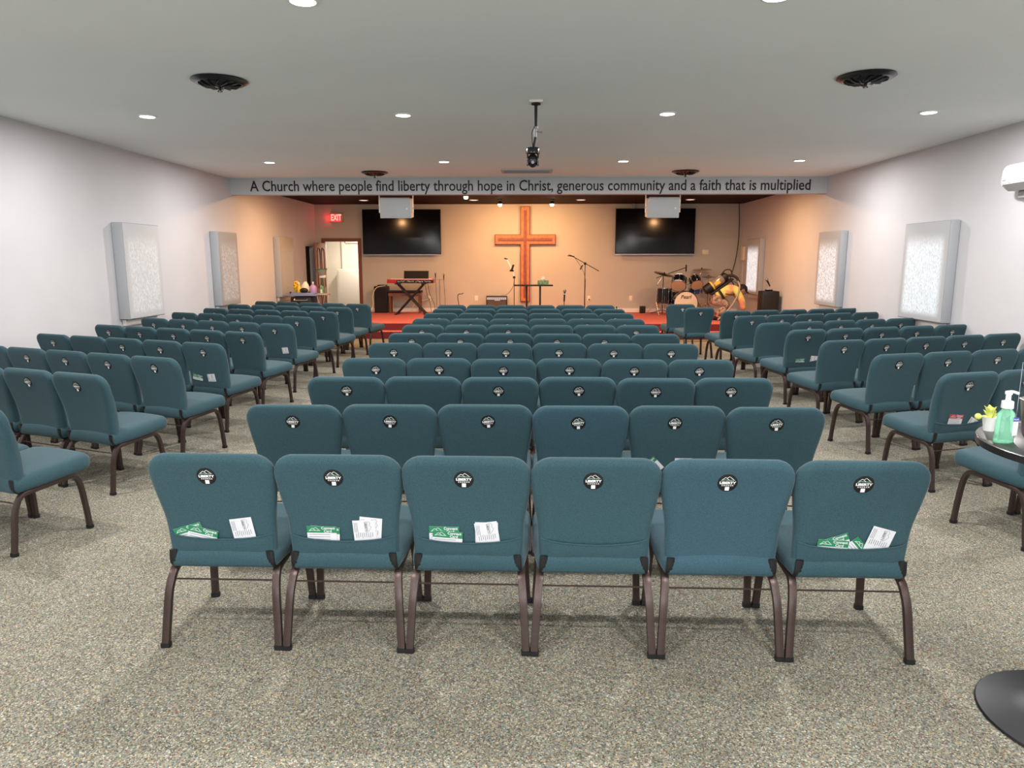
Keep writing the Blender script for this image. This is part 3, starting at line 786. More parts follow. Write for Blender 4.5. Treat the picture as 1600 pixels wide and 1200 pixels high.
t = thing('wall_control_box', 'slim cream box on drum-side wall near the corner', 'box', (XR, 18.38, 1.81))
obj('housing', box(B(), (-.03, 0, 0), (.06, .24, .34), bev=.006), M_CREAM2, t); obj('conduit', tube(B(), [(-.012, 0, -.16), (-.012, .03, -1.2)], .007), M_TRIMW, t)
o = obj('hanging_cable', tube(B(), bez([(5.30, YF-.02, LOW), (5.33, YF-.02, 2.5), (5.32, YF-.03, 2.0), (5.26, YF-.03, 1.55), (5.15, YF-.04, 1.15), (5.05, YF-.1, .9), (5.0, YF-.1, STAGE+.01)]), .010, 6), M_BLACK); tag(o, 'dark cable running down the corner beside the drums', 'cable')
# ceiling loudspeakers
for x, lab in ((-2.59, 'pale boxy loudspeaker hanging before the keyboard-side television'), (2.515, 'pale boxy loudspeaker hanging before the drum-side television')):
    t = thing('hanging_loudspeaker', lab, 'loudspeaker', (x, 13.95, 2.63), 0, 'loudspeakers behind the beam')
    obj('cabinet', box(B(), (0, .1, 0), (.60, .30, .36), rot=(.12, 0, 0), bev=.012), M_SPK, t)
    obj('grille', box(B(), (0, -.062, .018), (.575, .008, .335), rot=(.12, 0, 0), bev=.003), M_SPK, t)
    obj('badge', box(B(), (.22, -.067, -.02), (.03, .004, .03), rot=(.12, 0, 0)), M_WHITE, t, False)
    for s in (-1, 1):
        o = obj('hanger_arm', box(box(B(), (s*.325, .05, .17), (.014, .05, .52)), (s*.312, .05, 0), (.03, .05, .03)), M_WHITE, t, False)

# ---------------------------------------------------------------- doorway, door leaf, hall things
t = thing('open_door_leaf', 'open brown panelled wooden door swung beside the doorway', 'door', (DX0, YF-.03, 0))
obj('slab', box(B(), (-.022, -.40, 1.045), (.042, .80, 2.07), bev=.003), M_DOOR, t)
bm = B()
for z0, z1 in ((.15, .78), (.95, 1.95)):
    for c in (-.58, -.22):
        P = [(c-.12, z0), (c+.12, z0), (c+.12, z1-.12)]+[(c+.12*math.cos(a), z1-.12+.12*math.sin(a)) for a in [PI*k/8 for k in range(1, 8)]]+[(c-.12, z1-.12), (c-.12, z0)]
        tube(bm, [(.003, y, z) for y, z in P], .013, 6)
obj('panel_moulding', bm, M_DOORD, t)
obj('knob', ball(tube(B(), [(0, -.74, 1.0), (.05, -.74, 1.0)], .012), (.06, -.74, 1.0), .028), M_STEEL, t)
t = thing('hall_cabinet', 'white waist-high cabinet seen through the doorway', 'cabinet', (-4.95, YF+1.35, 0))
obj('body', box(B(), (0, 0, .7), (.9, .36, 1.4), bev=.01), M_TRIMW, t); obj('front_panel', box(B(), (0, -.185, .7), (.82, .012, 1.3), bev=.004), M_TRIMW, t)
t = thing('hall_sign', 'small printed notice strips on wall beyond the doorway', 'sign', (-4.78, YF+1.585, 1.70))
for k in range(4):
    obj('notice_strip', box(B(), (0, 0, .15-.085*k), (.16+.03*(k % 2), .006, .035)), M_VENTG, t, False)
# cleaning table and things on it
TB = (-5.0, 15.7)
t = thing('cleaning_cart', 'black cart with blue-grey top by the keyboard wall', 'cart', (*TB, 0))
bm = B(); box(bm, (-.02, 0, .60), (.46, .40, .50), bev=.02)
obj('bin', bm, M_BLACK, t)
bm = B(); box(bm, (-.04, 0, .885), (.74, .46, .035), bev=.012); box(bm, (0, 0, .915), (.52, .34, .04), bev=.015); obj('top', bm, M_BLUEG, t)
obj('handle', tube(B(), bez([(-.15, -.205, .80), (-.15, -.23, .78), (.12, -.23, .78), (.12, -.205, .80)], 4), .008, 6), M_STEEL, t)
for s in (-.18, .16):
    for q in (-.14, .14): obj('leg', tube(B(), [(s, q, 0), (s, q, .36)], .02, 8), M_BLACK, t)
t = thing('folding_stand', 'small metal folding stand between cart and open door', 'stand', (-4.66, 15.75, 0))
for a, b in ((-.08, .10), (.10, -.08)): obj('leg', tube(B(), [(a, 0, 0), (b, 0, .88)], .012, 8), M_STEEL, t)
for a in (-.06, .12): obj('leg', tube(B(), [(a, .12, 0), (a, .12, .88)], .010, 8), M_STEEL, t)
obj('top', box(B(), (.02, .06, .895), (.30, .22, .03), bev=.005), M_VENTG, t)
TZ = .936
def bottle(name, label, cat, x, y, z, prof, m, capm, ch):
    t = thing(name, label, cat, (x, y, z)); obj('body', lathe(B(), prof, seg=18), m, t)
    obj('cap', lathe(B(), [(.018, ch), (.018, ch+.035), (.010, ch+.04)], seg=12), capm, t); return t
t = thing('yellow_duster', 'fluffy yellow duster on the cleaning cart', 'duster', (-5.17, 15.7, TZ))
bm = B()
for k in range(70):
    a = random.uniform(0, 2*PI); z = random.uniform(.05, .24); r = .07*math.sin(PI*min(1, (z-.02)/.26))+.012
    ball(bm, (r*math.cos(a)*.7, r*math.sin(a)*.7, z), .022, 6)
obj('fluffy_head', bm, M_YEL, t); obj('handle', tube(B(), [(0, 0, 0), (0, 0, .1)], .012), M_YEL, t)
bottle('spray_bottle', 'amber cleaner bottle beside the yellow duster', 'bottle', -5.09, 15.64, TZ, [(.035, 0), (.04, .02), (.04, .12), (.016, .16), (.016, .19)], M_YEL, M_WHITE, .185)
bm = B(); bagp = [(.02, 0), (.085, .02), (.10, .08), (.075, .15), (.05, .20), (.02, .235)]; lathe(bm, bagp, seg=14)
for v in bm.verts: v.co += Vector((random.uniform(-.008, .008), random.uniform(-.008, .008), random.uniform(-.006, .006)))
o = obj('crumpled_bag', bm, M_CREAM); o.location = (-4.99, 15.78, TZ); tag(o, 'crumpled cream bag behind the bottles on the cart', 'bag')
o = obj('black_rag', ball(B(), (0, 0, .04), .075, 14, s=(1.2, .8, .75)), M_BLACK); o.location = (-4.97, 15.60, TZ+.012); tag(o, 'black rag heaped before the cream bag', 'cloth')
bottle('liquid_jug', 'translucent jug of purple liquid on the cart edge', 'jug', -4.79, 15.68, TZ-.02, [(.07, 0), (.078, .02), (.078, .13), (.06, .17), (.02, .20), (.02, .22)], M_PURPLE, M_WHITE, .215)
t = thing('green_carton', 'small green and white carton beside purple jug', 'carton', (-4.63, 15.8, .911)); obj('box_body', box(B(), (0, 0, .08), (.07, .05, .16), bev=.003), M_TISS, t); obj('white_label', box(B(), (-.01, -.027, .05), (.04, .003, .08)), M_PAPER, t, False)
o = obj('black_bottle_cap', lathe(B(), [(.02, 0), (.02, .05), (.014, .055)]), M_BLACK); o.location = (-5.27, 15.6, .903); tag(o, 'tiny black canister at the wall end of the cart', 'canister')
t = thing('angled_broom', 'green broom stood head-up in front of the open door', 'broom', (-4.83, 16.6, 0))
obj('handle', tube(B(), [(.04, 0, 0), (0, 0, 1.22)], .012, 8), M_BGREEN, t)
obj('head', box(B(), (-.01, 0, 1.27), (.15, .04, .07), bev=.015), M_WHITE, t)
bm = B(); tube(bm, [(-.02, 0, 1.30), (-.03, 0, 1.43)], [.06, .10], 16, 0, rx=1.3, up=(1, 0, 0)); obj('bristles', bm, M_GREYB, t)
bm = B(); tube(bm, [(-.03, 0, 1.42), (-.032, 0, 1.445)], [.102, .106], 16, 0, rx=1.3, up=(1, 0, 0)); obj('bristle_tips', bm, M_BGREEN, t)

# ---------------------------------------------------------------- band gear
Y0 = 17.9
t = thing('stage_keyboard', 'red stage keyboard on a black crossed stand', 'keyboard', (-2.99, Y0, STAGE))
bm = B(); box(bm, (0, 0, .825), (1.16, .30, .095), bev=.008); body = obj('body', bm, M_RED, t)
bm = B(); box(bm, (.12, -.152, .820), (.92, .006, .075)); obj('rear_panel', bm, M_BLACKG, t, False)
bm = B()
for k in range(26):
    if k % 7 == 6: continue
    box(bm, (-.30+.032*k, -.157, .822+random.uniform(-.01, .01)), (random.uniform(.008, .022), .004, random.uniform(.008, .02)))
obj('rear_markings', bm, M_LOGOW, t, False)
obj('keys', box(B(), (0, .05, .876), (1.02, .15, .014)), M_WHITE, t, False)
t2 = thing('keyboard_stand', 'black crossed X-shaped stand under the red keyboard', 'stand', (-2.99, Y0, STAGE))
for k, (s, y) in enumerate(((1, -.10), (-1, -.13), (1, .10), (-1, .07))):
    obj('leg', tube(B(), [(-s*.34, y, .77), (s*.36, y, .02)], .020, 8, square=True), M_BLACK, t2)
for s in (-1, 1):
    obj('foot_bar', box(B(), (s*.36, -.02, .015), (.06, .46, .03), bev=.006), M_BLACK, t2)
    obj('top_bar', box(B(), (s*.33, -.01, .762), (.10, .36, .026), bev=.004), M_BLACK, t2)
obj('pivot', lathe(B(), [(.04, -.16), (.04, -.12)], (0, 0, .39), rot=FACE), M_STEEL, t2)
t = thing('music_rest', 'tilted black music rest on the red keyboard', 'music rest', (-2.89, Y0, STAGE+.874))
obj('panel', box(B(), (.03, .03, .10), (.62, .012, .215), rot=(-.25, 0, 0), bev=.002), M_DARK, t)
for v in (-1, 1): obj('bracket', box(B(), (v*.2+.03, .02, .01), (.03, .06, .02)), M_BLACK, t, False)
t = thing('keyboard_bench', 'brown wooden bench with black cushion behind the keyboard', 'bench', (-3.22, 18.35, STAGE))
obj('cushion', box(B(), (0, 0, .545), (.86, .36, .06), bev=.02), M_BLACK, t); obj('apron', box(B(), (0, 0, .475), (.82, .32, .08)), M_BENCH, t, False)
for a in (-.39, -.12, .39):
    pass
for a, b in ((-.38, -.13), (.38, -.13), (-.38, .13), (.38, .13)): obj('leg', tube(B(), [(a, b, 0), (a, b, .45)], [.022, .028], 8, square=True), M_BENCH, t)
t = thing('tall_black_loudspeaker', 'tall black loudspeaker against wall left of bench', 'loudspeaker', (-3.86, 18.5, STAGE))
obj('cabinet', box(B(), (0, 0, .34), (.34, .32, .68), bev=.01), M_BLACK, t); obj('grille', box(B(), (0, -.165, .33), (.30, .01, .60)), M_DARK, t, False); obj('top_handle', box(B(), (.02, 0, .70), (.22, .2, .03), bev=.008), M_BLACK, t)
o = obj('cream_cable', tube(B(), bez([(-3.72, 18.3, 1.0), (-3.92, 18.15, .95), (-4.0, 18.05, .75), (-3.98, 17.95, .5), (-4.05, 17.6, .31), (-4.2, 17.2, .31)]), .009, 6), M_CORD); tag(o, 'cream cable drooping from the black loudspeaker to the stage floor', 'cable')
o = obj('plug_cable', tube(B(), bez([(-2.66, YF-.04, .63), (-2.85, 18.6, .60), (-3.0, 18.5, .55), (-3.12, 18.55, .31)]), .010, 6), M_CORD); tag(o, 'cream cord running from the wall outlet behind the keyboard stand', 'cable')
for x0, x1, lab in ((-2.62, -2.50, 'black cable hanging from keyboard, left of the pair'), (-2.55, -2.40, 'black cable hanging from keyboard, right of the pair')):
    o = obj('keyboard_cable', tube(B(), bez([(x0, 17.78, 1.075), (x0+.03, 17.8, .85), (x1-.02, 17.9, .55), (x1, 18.0, .306)]), .006, 6), M_BLACK); tag(o, lab, 'cable')

def mic_head(bm, p, d, s=1.0):
    p = Vector(p); d = Vector(d).normalized()
    tube(bm, [p, p+d*.11*s], [.010*s, .016*s], 10, 0); ball(bm, p+d*.13*s, .026*s, 12, 1)
def stand_base(bm, h, base='disc', r=.13):
    if base == 'disc': lathe(bm, [(r, 0), (r, .012), (.02, .025)], seg=20)
    else:
        for k in range(3):
            a = 2*PI*k/3+.5; tube(bm, [(0, 0, .10), (.30*math.cos(a), .30*math.sin(a), .01)], .009, 6)
    tube(bm, [(0, 0, 0), (0, 0, h)], .010, 8)
t = thing('twin_microphone_stand', 'T-bar stand with two upright microphones by the keyboard', 'microphone stand', (-2.30, 18.1, STAGE))
bm = B(); stand_base(bm, .86); obj('pole', bm, M_GREYM, t); obj('cross_bar', tube(B(), [(-.11, 0, .86), (.12, 0, .86)], .006, 6), M_GREYM, t)
for x, z in ((-.10, .90), (.11, .86)):
    bm = B(); mic_head(bm, (x, -.01, z), (0, 0, 1)); obj('microphone', bm, [M_BLACK, M_STEEL], t)
    obj('microphone_cable', tube(B(), bez([(x, 0, z), (x+.01, 0, .6), (x+.02, .02, .3), (x, .05, .01)]), .005, 6), M_BLACK, t)
t = thing('short_hooked_stand', 'short thin black stand with hooked top left of amplifier', 'stand', (-1.78, 18.0, STAGE))
bm = B(); lathe(bm, [(.09, 0), (.09, .012), (.02, .02)]); tube(bm, bez([(0, 0, 0), (-.03, 0, .25), (-.055, 0, .44), (-.02, 0, .50), (.05, 0, .505), (.09, 0, .53)], 6), .010, 8); obj('bent_pole', bm, M_BLACK, t)
t = thing('guitar_amplifier', 'small black guitar amplifier on stage left of the cross', 'amplifier', (-.87, 18.5, STAGE))
obj('cabinet', box(B(), (0, 0, .215), (.54, .24, .43), bev=.012), M_BLACK, t)
M_GRCL = mat('amp_grille_cloth', (.07, .055, .045), .8); noise_color(M_GRCL, [(.4, (.05, .04, .03)), (.6, (.11, .085, .07))], 150, 1)
obj('grille_cloth', box(B(), (0, -.124, .17), (.48, .008, .30)), M_GRCL, t, False)
bm = B(); box(bm, (0, -.124, .37), (.50, .01, .06)); obj('control_panel', bm, M_STEEL, t, False)
bm = B()
for k in range(9): lathe(bm, [(.010, 0), (.010, .012)], (-.20+.05*k, -.129, .372), rot=FACE, seg=10)
obj('knobs', bm, M_BLACK, t); obj('badge', box(B(), (.02, -.130, .325), (.14, .004, .022)), M_STEEL, t, False)
t = thing('phone_clip_stand', 'thin stand with white jointed arm left of the cross', 'microphone stand', (-.40, 17.6, STAGE))
bm = B(); stand_base(bm, .92, 'tripod'); obj('pole', bm, M_BLACK, t); obj('clamp', ball(B(), (0, 0, .93), .035, 10), M_BLACK, t)
obj('jointed_arm', tube(B(), [(0, 0, .94), (-.05, 0, 1.10), (-.18, 0, 1.36)], .018, 8), M_WHITE, t)
bm = B(); box(bm, (-.04, -.02, 1.16), (.05, .03, .16), rot=(0, .35, 0), bev=.006); box(bm, (-.06, -.02, 1.09), (.10, .03, .04), bev=.006); obj('phone_clip', bm, M_BLACK, t)
bm = B(); box(bm, (-.20, 0, 1.375), (.09, .03, .03), rot=(0, .3, 0), bev=.005); obj('tip', bm, M_BLACK, t)
obj('cable', tube(B(), bez([(.0, -.01, .92), (-.03, .1, .7), (-.18, .4, .50), (-.35, .75, .455)]), .005, 6), M_BLACK, t)
t = thing('slim_black_table', 'slim black two-post table in front of the cross', 'table', (.07, 17.0, STAGE))
obj('top', box(B(), (0, 0, .755), (.92, .40, .03), bev=.005), M_BLACK, t)
for x in (-.16, .16): obj('leg', box(B(), (x, 0, .37), (.045, .05, .745), bev=.004), M_BLACK, t)
obj('base', box(B(), (0, 0, .0125), (.60, .42, .025), bev=.004), M_BLACK, t)
t = thing('tissue_box', 'green tissue box with a white tissue on slim table', 'tissue box', (.30, 17.0, STAGE+.771))
obj('carton', box(B(), (0, 0, .05), (.26, .13, .10), bev=.003), M_TISS, t)
bm = B(); lathe(bm, [(.045, .098), (.06, .125), (.035, .155), (.018, .185)], seg=9)
for v in bm.verts: v.co += Vector((random.uniform(-.008, .008), random.uniform(-.006, .006), random.uniform(-.006, .006)))
obj('tissue', bm, M_PAPER, t)
t = thing('boom_microphone_stand', 'tall black boom microphone stand right of the cross', 'microphone stand', (1.33, 17.6, STAGE))
bm = B(); stand_base(bm, 1.24, 'tripod'); obj('pole', bm, M_BLACK, t)
obj('boom_arm', tube(B(), [(-.30, 0, 1.43), (.34, 0, 1.08)], .009, 8), M_BLACK, t)
obj('joint', box(ball(B(), (0, 0, 1.26), .035, 10), (-.09, 0, 1.17), (.03, .03, .12), rot=(0, .5, 0)), M_BLACK, t)
bm = B(); mic_head(bm, (-.26, 0, 1.425), (-1, 0, .25), 1.15); obj('microphone', bm, [M_BLACK, M_GREYM], t)
obj('cable', tube(B(), bez([(-.25, 0, 1.40), (-.08, .02, 1.15), (.01, .02, .9), (.012, .02, .5), (.02, .02, .1)]), .005, 6), M_BLACK, t)
t = thing('short_microphone_stand', 'short stand holding a thick black microphone, right of table', 'microphone stand', (.83, 17.6, STAGE))
bm = B(); stand_base(bm, .36, 'disc', .12); obj('pole', bm, M_BLACK, t); bm = B(); tube(bm, [(0, 0, .34), (.01, 0, .56)], [.02, .024], 10); ball(bm, (.012, 0, .60), .040, 12, 1); box(bm, (.01, 0, .525), (.05, .05, .02), mi=2); obj('microphone', bm, [M_BLACK, M_GREYM, M_STEEL], t)
t = thing('small_pedal_post', 'tiny black post on the stage left of the drums', 'stand', (2.12, 17.6, STAGE))
bm = B(); lathe(bm, [(.05, 0), (.05, .01), (.01, .015)]); tube(bm, [(0, 0, 0), (0, 0, .20)], .012, 8); ball(bm, (0, 0, .2), .02, 8); obj('post', bm, M_BLACK, t)

# drum kit: every drum and cymbal stands on hardware of its own
KX, KY = 3.80, 17.75
def drum(name, lab, c, r, h, axis, mats, lugs=8, legs=None, text=None, cat='drum'):
    t = thing(name, lab, cat, c, 0, 'drums of the kit')
    R = Vector((0, 0, 1)).rotation_difference(Vector(axis).normalized()).to_matrix().to_4x4()
    obj('shell', lathe(B(), [(r, -h/2), (r, h/2)], rot=R, seg=36), mats[0], t)
    for s, m in ((1, mats[1]), (-1, mats[2])):
        hd = obj('drum_head', lathe(B(), [(r*.985, s*h/2), (r*.985, s*(h/2+.008)), (r*.2, s*(h/2+.0095))], rot=R, seg=36), m, t)
        bm = B()
        ring = [R @ Vector((1.02*r*math.cos(2*PI*k/36), 1.02*r*math.sin(2*PI*k/36), s*h/2)) for k in range(37)]
        tube(bm, ring, .011, 6); obj('hoop', bm, mats[3], t)
    bm = B()
    for k in range(lugs):
        a = 2*PI*(k+.5)/lugs; p = Vector((1.035*r*math.cos(a), 1.035*r*math.sin(a), 0))
        tube(bm, [R @ (p+Vector((0, 0, -h/2))), R @ (p+Vector((0, 0, h/2)))], .005, 6)
        for zz in (-.3, .3): ball(bm, R @ (p+Vector((0, 0, zz*h))), .014, 8)
    obj('tension_rods', bm, M_CHROME, t)
    return t
t = drum('bass_drum', 'big bass drum with cream front head and dark script', (KX, KY, STAGE+.30), .285, .40, (0, -1, 0), (M_DRUMB, M_HEAD, M_HEAD, M_DRUMB), 10)
bm = B(); add_text(bm, 'Pearl', .125, Matrix.Translation((.0, -.213, .155)) @ FACE @ Matrix([[1, .25, 0, 0], [0, 1, 0, 0], [0, 0, 1, 0], [0, 0, 0, 1]]), 0, bold=.002); obj('script_lettering', bm, M_BLACK, t, False)
for s in (-1, 1): obj('spur', tube(B(), [(s*.25, -.1, -.10), (s*.34, -.2, -.29)], .010, 6), M_CHROME, t)
drum('rack_tom', 'black rack tom tilted over bass drum, keyboard side', (3.645, 17.72, 1.10), .175, .24, (-.22, -.75, -.62), (M_DRUMB, M_TAN, M_HEAD, M_CHROME))
drum('rack_tom', 'black rack tom tilted over bass drum, person side', (4.055, 17.72, 1.115), .145, .22, (.12, -.75, -.62), (M_DRUMB, M_TAN, M_HEAD, M_CHROME))
bm = B(); tube(bm, [(3.85, 17.75, .87), (3.85, 17.78, 1.06)], .016, 8); tube(bm, [(3.85, 17.78, 1.04), (3.72, 17.8, 1.10)], .012, 8); tube(bm, [(3.85, 17.78, 1.04), (4.0, 17.8, 1.10)], .012, 8)
o = obj('tom_holder', bm, M_CHROME); tag(o, 'chrome holder between the two rack toms', 'drum hardware')
t = drum('floor_tom', 'black floor tom left of the bass drum', (3.32, 17.85, STAGE+.47), .19, .38, (0, 0, 1), (M_DRUMB, M_HEAD, M_HEAD, M_CHROME))
for k in range(3):
    a = 2*PI*k/3+.4; obj('leg', tube(B(), [(.205*math.cos(a), .205*math.sin(a), 0), (.205*math.cos(a), .205*math.sin(a), -.465)], .007, 6), M_CHROME, t)
t = drum('snare_drum', 'blue-black snare drum behind bass drum, person side', (4.12, 17.95, .90), .17, .13, (0, -.1, 1), (mat('snare_blue', (.02, .05, .14), .2, coat=.5), M_HEAD, M_HEAD, M_CHROME))
bm = B(); tube(bm, [(0, 0, -.07), (0, 0, -.35)], .011, 6)
for k in range(3):
    a = 2*PI*k/3; tube(bm, [(0, 0, -.35), (.24*math.cos(a), .24*math.sin(a), -.59)], .009, 6)
obj('stand', bm, M_CHROME, t)
def cym_stand(lab, x, y, h, r, tiltv, dx=0, hat=False):
    t = thing('cymbal_stand', lab, 'cymbal', (x, y, STAGE), 0, 'cymbals of the kit')
    bm = B(); tube(bm, [(0, 0, .25), (0, 0, h*.75)], .013, 8); tube(bm, [(0, 0, h*.75), (dx, 0, h)], .009, 8); ball(bm, (0, 0, h*.75), .022, 8); obj('pole', bm, M_CHROME, t)
    for k in range(3):
        a = 2*PI*k/3+.6; obj('leg', tube(B(), [(0, 0, .32), (.16*math.cos(a), .16*math.sin(a), .14), (.30*math.cos(a), .30*math.sin(a), .012)], .010, 6), M_CHROME, t)
    R = Vector((0, 0, 1)).rotation_difference(Vector(tiltv).normalized()).to_matrix().to_4x4()
    for q in ((0, .018) if hat else (0,)):
        sgn = -1 if (hat and q == 0) else 1
        obj('cymbal_disc', lathe(B(), [(.03, .022*sgn), (.05, .012*sgn), (r, 0), (r, .002), (.05, .014*sgn), (.03, .025*sgn)], (dx, 0, h+q), rot=R, seg=36), M_BRASS, t)
    obj('wing_nut', lathe(B(), [(.018, .01), (.018, .05), (.008, .055)], (dx, 0, h), rot=R), M_BLACK, t)
    return t
cym_stand('tilted cymbal on stand at keyboard side of drums', 3.10, 17.65, 1.00, .25, (.22, -.18, 1), .16)
cym_stand('high cymbal on stand behind the drums', 4.27, 18.40, 1.10, .235, (-.07, -.10, 1), .08)
cym_stand('hi-hat pair on stand beside the person', 4.42, 17.95, .92, .17, (0, -.03, 1), 0, True)
t = thing('drum_boom_microphone', 'small boom microphone reaching over the left rack tom', 'microphone stand', (3.34, 18.15, STAGE))
bm = B(); stand_base(bm, .98, 'tripod'); tube(bm, [(-.18, 0, .90), (.55, 0, 1.16)], .009, 6); obj('pole', bm, M_BLACK, t); bm = B(); tube(bm, [(.56, 0, 1.06), (.56, 0, 1.23)], .018, 8); obj('microphone', bm, M_BLACK, t)
t = thing('drum_stool', 'chrome-legged round drum stool behind the bass drum', 'stool', (3.70, 18.38, STAGE))
obj('seat', lathe(B(), [(.14, .46), (.155, .48), (.15, .53), (.10, .545)]), M_BLACK, t); bm = B(); tube(bm, [(0, 0, .2), (0, 0, .46)], .015, 8); obj('post', bm, M_CHROME, t)
for k in range(3):
    a = 2*PI*k/3; obj('leg', tube(B(), [(0, 0, .25), (.24*math.cos(a), .24*math.sin(a), .012)], .011, 6), M_CHROME, t)
t = thing('bass_drum_pedal', 'chrome pedal with dark board behind the drums', 'pedal', (4.26, 17.35, STAGE))
obj('board', box(B(), (0, 0, .05), (.10, .28, .015), rot=(.2, 0, 0)), M_STEEL, t, False); bm = B(); tube(bm, [(-.06, .13, .01), (-.06, .13, .20), (.06, .13, .20), (.06, .13, .01)], .008, 6); tube(bm, [(0, .13, .20), (-.02, .02, .30)], .007, 6); ball(bm, (-.02, .02, .30), .022, 8); obj('frame', bm, M_CHROME, t)
t = thing('small_stage_monitor_box', 'small black box by the cymbal stand foot', 'box', (2.88, 18.4, STAGE)); obj('housing', box(B(), (0, 0, .09), (.14, .12, .18), bev=.008), M_BLACK, t); obj('front_mesh', box(B(), (0, -.062, .09), (.11, .004, .14)), M_DARK, t, False)
# portable loudspeaker on the right with gooseneck mic
t = thing('portable_loudspeaker', 'black portable loudspeaker beside the drum wall', 'loudspeaker', (5.13, 15.55, STAGE))
obj('cabinet', box(B(), (0, 0, .345), (.36, .32, .69), bev=.015), M_BLACK, t); obj('grille', box(B(), (-.01, -.165, .33), (.27, .012, .56), bev=.004), M_DARK, t); obj('badge', box(B(), (.0, -.173, .10), (.09, .003, .016)), M_STEEL, t, False); obj('carry_handle', box(B(), (0, 0, .705), (.16, .06, .03), bev=.01), M_BLACK, t)
t = thing('desk_microphone', 'small microphone on short post atop portable loudspeaker', 'microphone', (5.10, 15.50, STAGE+.721))
bm = B(); lathe(bm, [(.05, 0), (.05, .01), (.01, .015)]); tube(bm, [(0, 0, 0), (0, 0, .10)], .008, 8); obj('post', bm, M_STEEL, t); bm = B(); mic_head(bm, (.03, -.01, .07), (-.55, 0, 1), 1.25); obj('microphone_body', bm, [M_BLACK, M_GREYM], t)

# ---------------------------------------------------------------- the person with the backpack vacuum
def skin(name, verts, edges, radii, m, parent, sub=2, root=0):
    me = bpy.data.meshes.new(name); me.from_pydata([Vector(v) for v in verts], edges, []); me.materials.append(m)
    o = bpy.data.objects.new(name, me); C.objects.link(o)
    if parent: o.parent = parent
    o.modifiers.new('Skin', 'SKIN'); lay = me.skin_vertices[0].data if me.skin_vertices else None
    if lay is None:
        bmx = bmesh.new(); bmx.from_mesh(me); bmx.verts.layers.skin.verify(); bmx.to_mesh(me); bmx.free(); lay = me.skin_vertices[0].data
    for i, r in enumerate(radii): lay[i].radius = (r, r) if not isinstance(r, tuple) else r
    lay[root].use_root = True
    s = o.modifiers.new('Sub', 'SUBSURF'); s.levels = sub; s.render_levels = sub
    dg = bpy.context.evaluated_depsgraph_get(); dg.update()
    me2 = bpy.data.meshes.new_from_object(o.evaluated_get(dg)); o.modifiers.clear(); o.data = me2
    for p in me2.polygons: p.use_smooth = True
    return o
PX, PY = 4.30, 16.35
man = thing('person', 'person crouching in tie-dye shirt, patterned trousers and dark cap', 'person', (PX, PY, STAGE))
#      pelvis            waist            chest            neck base        neck
V = [(-.16, 0, .47), (-.02, 0, .56), (.18, 0, .69), (.33, 0, .735), (.39, 0, .72),
     # arms: shoulder, elbow, wrist (near side -y, far side +y)
     (.30, -.17, .70), (.44, -.21, .46), (.50, -.17, .20), (.30, .17, .70), (.50, .20, .48), (.62, .14, .25),
     # legs: hip, knee, ankle, toe
     (-.14, -.10, .44), (.17, -.17, .34), (-.10, -.15, .09), (.06, -.16, .035), (-.14, .10, .44), (.22, .15, .40), (.08, .15, .09), (.24, .15, .035)]
E = [(0, 1), (1, 2), (2, 3), (3, 4), (3, 5), (5, 6), (6, 7), (3, 8), (8, 9), (9, 10), (0, 11), (11, 12), (12, 13), (13, 14), (0, 15), (15, 16), (16, 17), (17, 18)]
Rr = [.125, .12, .135, .085, .052, .06, .042, .028, .06, .042, .028, .085, .06, .04, .035, .085, .06, .04, .035]
# fingers on both hands
def hand(V, E, Rr, wi, d, side):
    w0 = Vector(V[wi]); d = Vector(d).normalized(); sv = Vector((0, 1, 0)) if abs(d.y) < .8 else Vector((1, 0, 0)); up = d.cross(sv).normalized()
    V.append(tuple(w0+d*.05)); E.append((wi, len(V)-1)); Rr.append(.030); pi_ = len(V)-1
    for k, (ln, o_) in enumerate(((.062, -.03), (.072, -.010), (.068, .011), (.052, .031))):
        a = w0+d*.085+sv*o_; b = a+d*ln*.5+up*.006; c = b+d*ln*.4+up*.022
        i = len(V); V += [tuple(a), tuple(b), tuple(c)]; E += [(pi_, i), (i, i+1), (i+1, i+2)]; Rr += [.0095, .0088, .0075]
    a = w0+d*.045-sv*side*.035+up*.01; b = a+d*.03-sv*side*.018+up*.015; i = len(V); V += [tuple(a), tuple(b)]; E += [(pi_, i), (i, i+1)]; Rr += [.010, .008]
hand(V, E, Rr, 7, (.25, .1, -1), 1); hand(V, E, Rr, 10, (.4, -.1, -1), -1)
body = skin('body', V, E, Rr, M_SKIN, man)
# head with face, turned to the right and down
hd = B(); HC = Vector((.475, -.01, .665))
HR = Matrix.Translation(HC) @ Matrix.Rotation(.55, 4, 'Y') @ Matrix.Diagonal((1.1, 1.1, 1.1, 1))     # local +x = face direction, tipped down
q = bmesh.ops.create_uvsphere(hd, u_segments=24, v_segments=18, radius=.1)
for v in hd.verts:
    x, y, z = v.co; x *= .98; y *= .76; z *= 1.18
    if z < 0: y *= 1-.28*min(1, -z/.11); x = x*(1-.10*min(1, -z/.11))+.008
    if x > .06: x -= (x-.06)*.25
    v.co = (x, y, z)
bmesh.ops.create_cone(hd, cap_ends=True, segments=8, radius1=.017, radius2=.006, depth=.05, matrix=Matrix.Translation((.100, 0, -.005)) @ Matrix.Rotation(-.35, 4, 'Y'))
for s in (-1, 1): ball(hd, (-.005, s*.078, -.005), .028, 10, s=(.7, .3, 1.1))
ball(hd, (.086, 0, -.052), .020, 8, s=(.5, 1.2, .35), mi=1)
for s in (-1, 1): ball(hd, (.083, s*.030, .018), .012, 8, mi=2); ball(hd, (.0925, s*.030, .018), .0055, 8, mi=3)
hd.transform(HR)
head = obj('head', hd, [M_SKIN, mat('lip', (.30, .10, .08), .5), M_WHITE, M_HAIR], man)
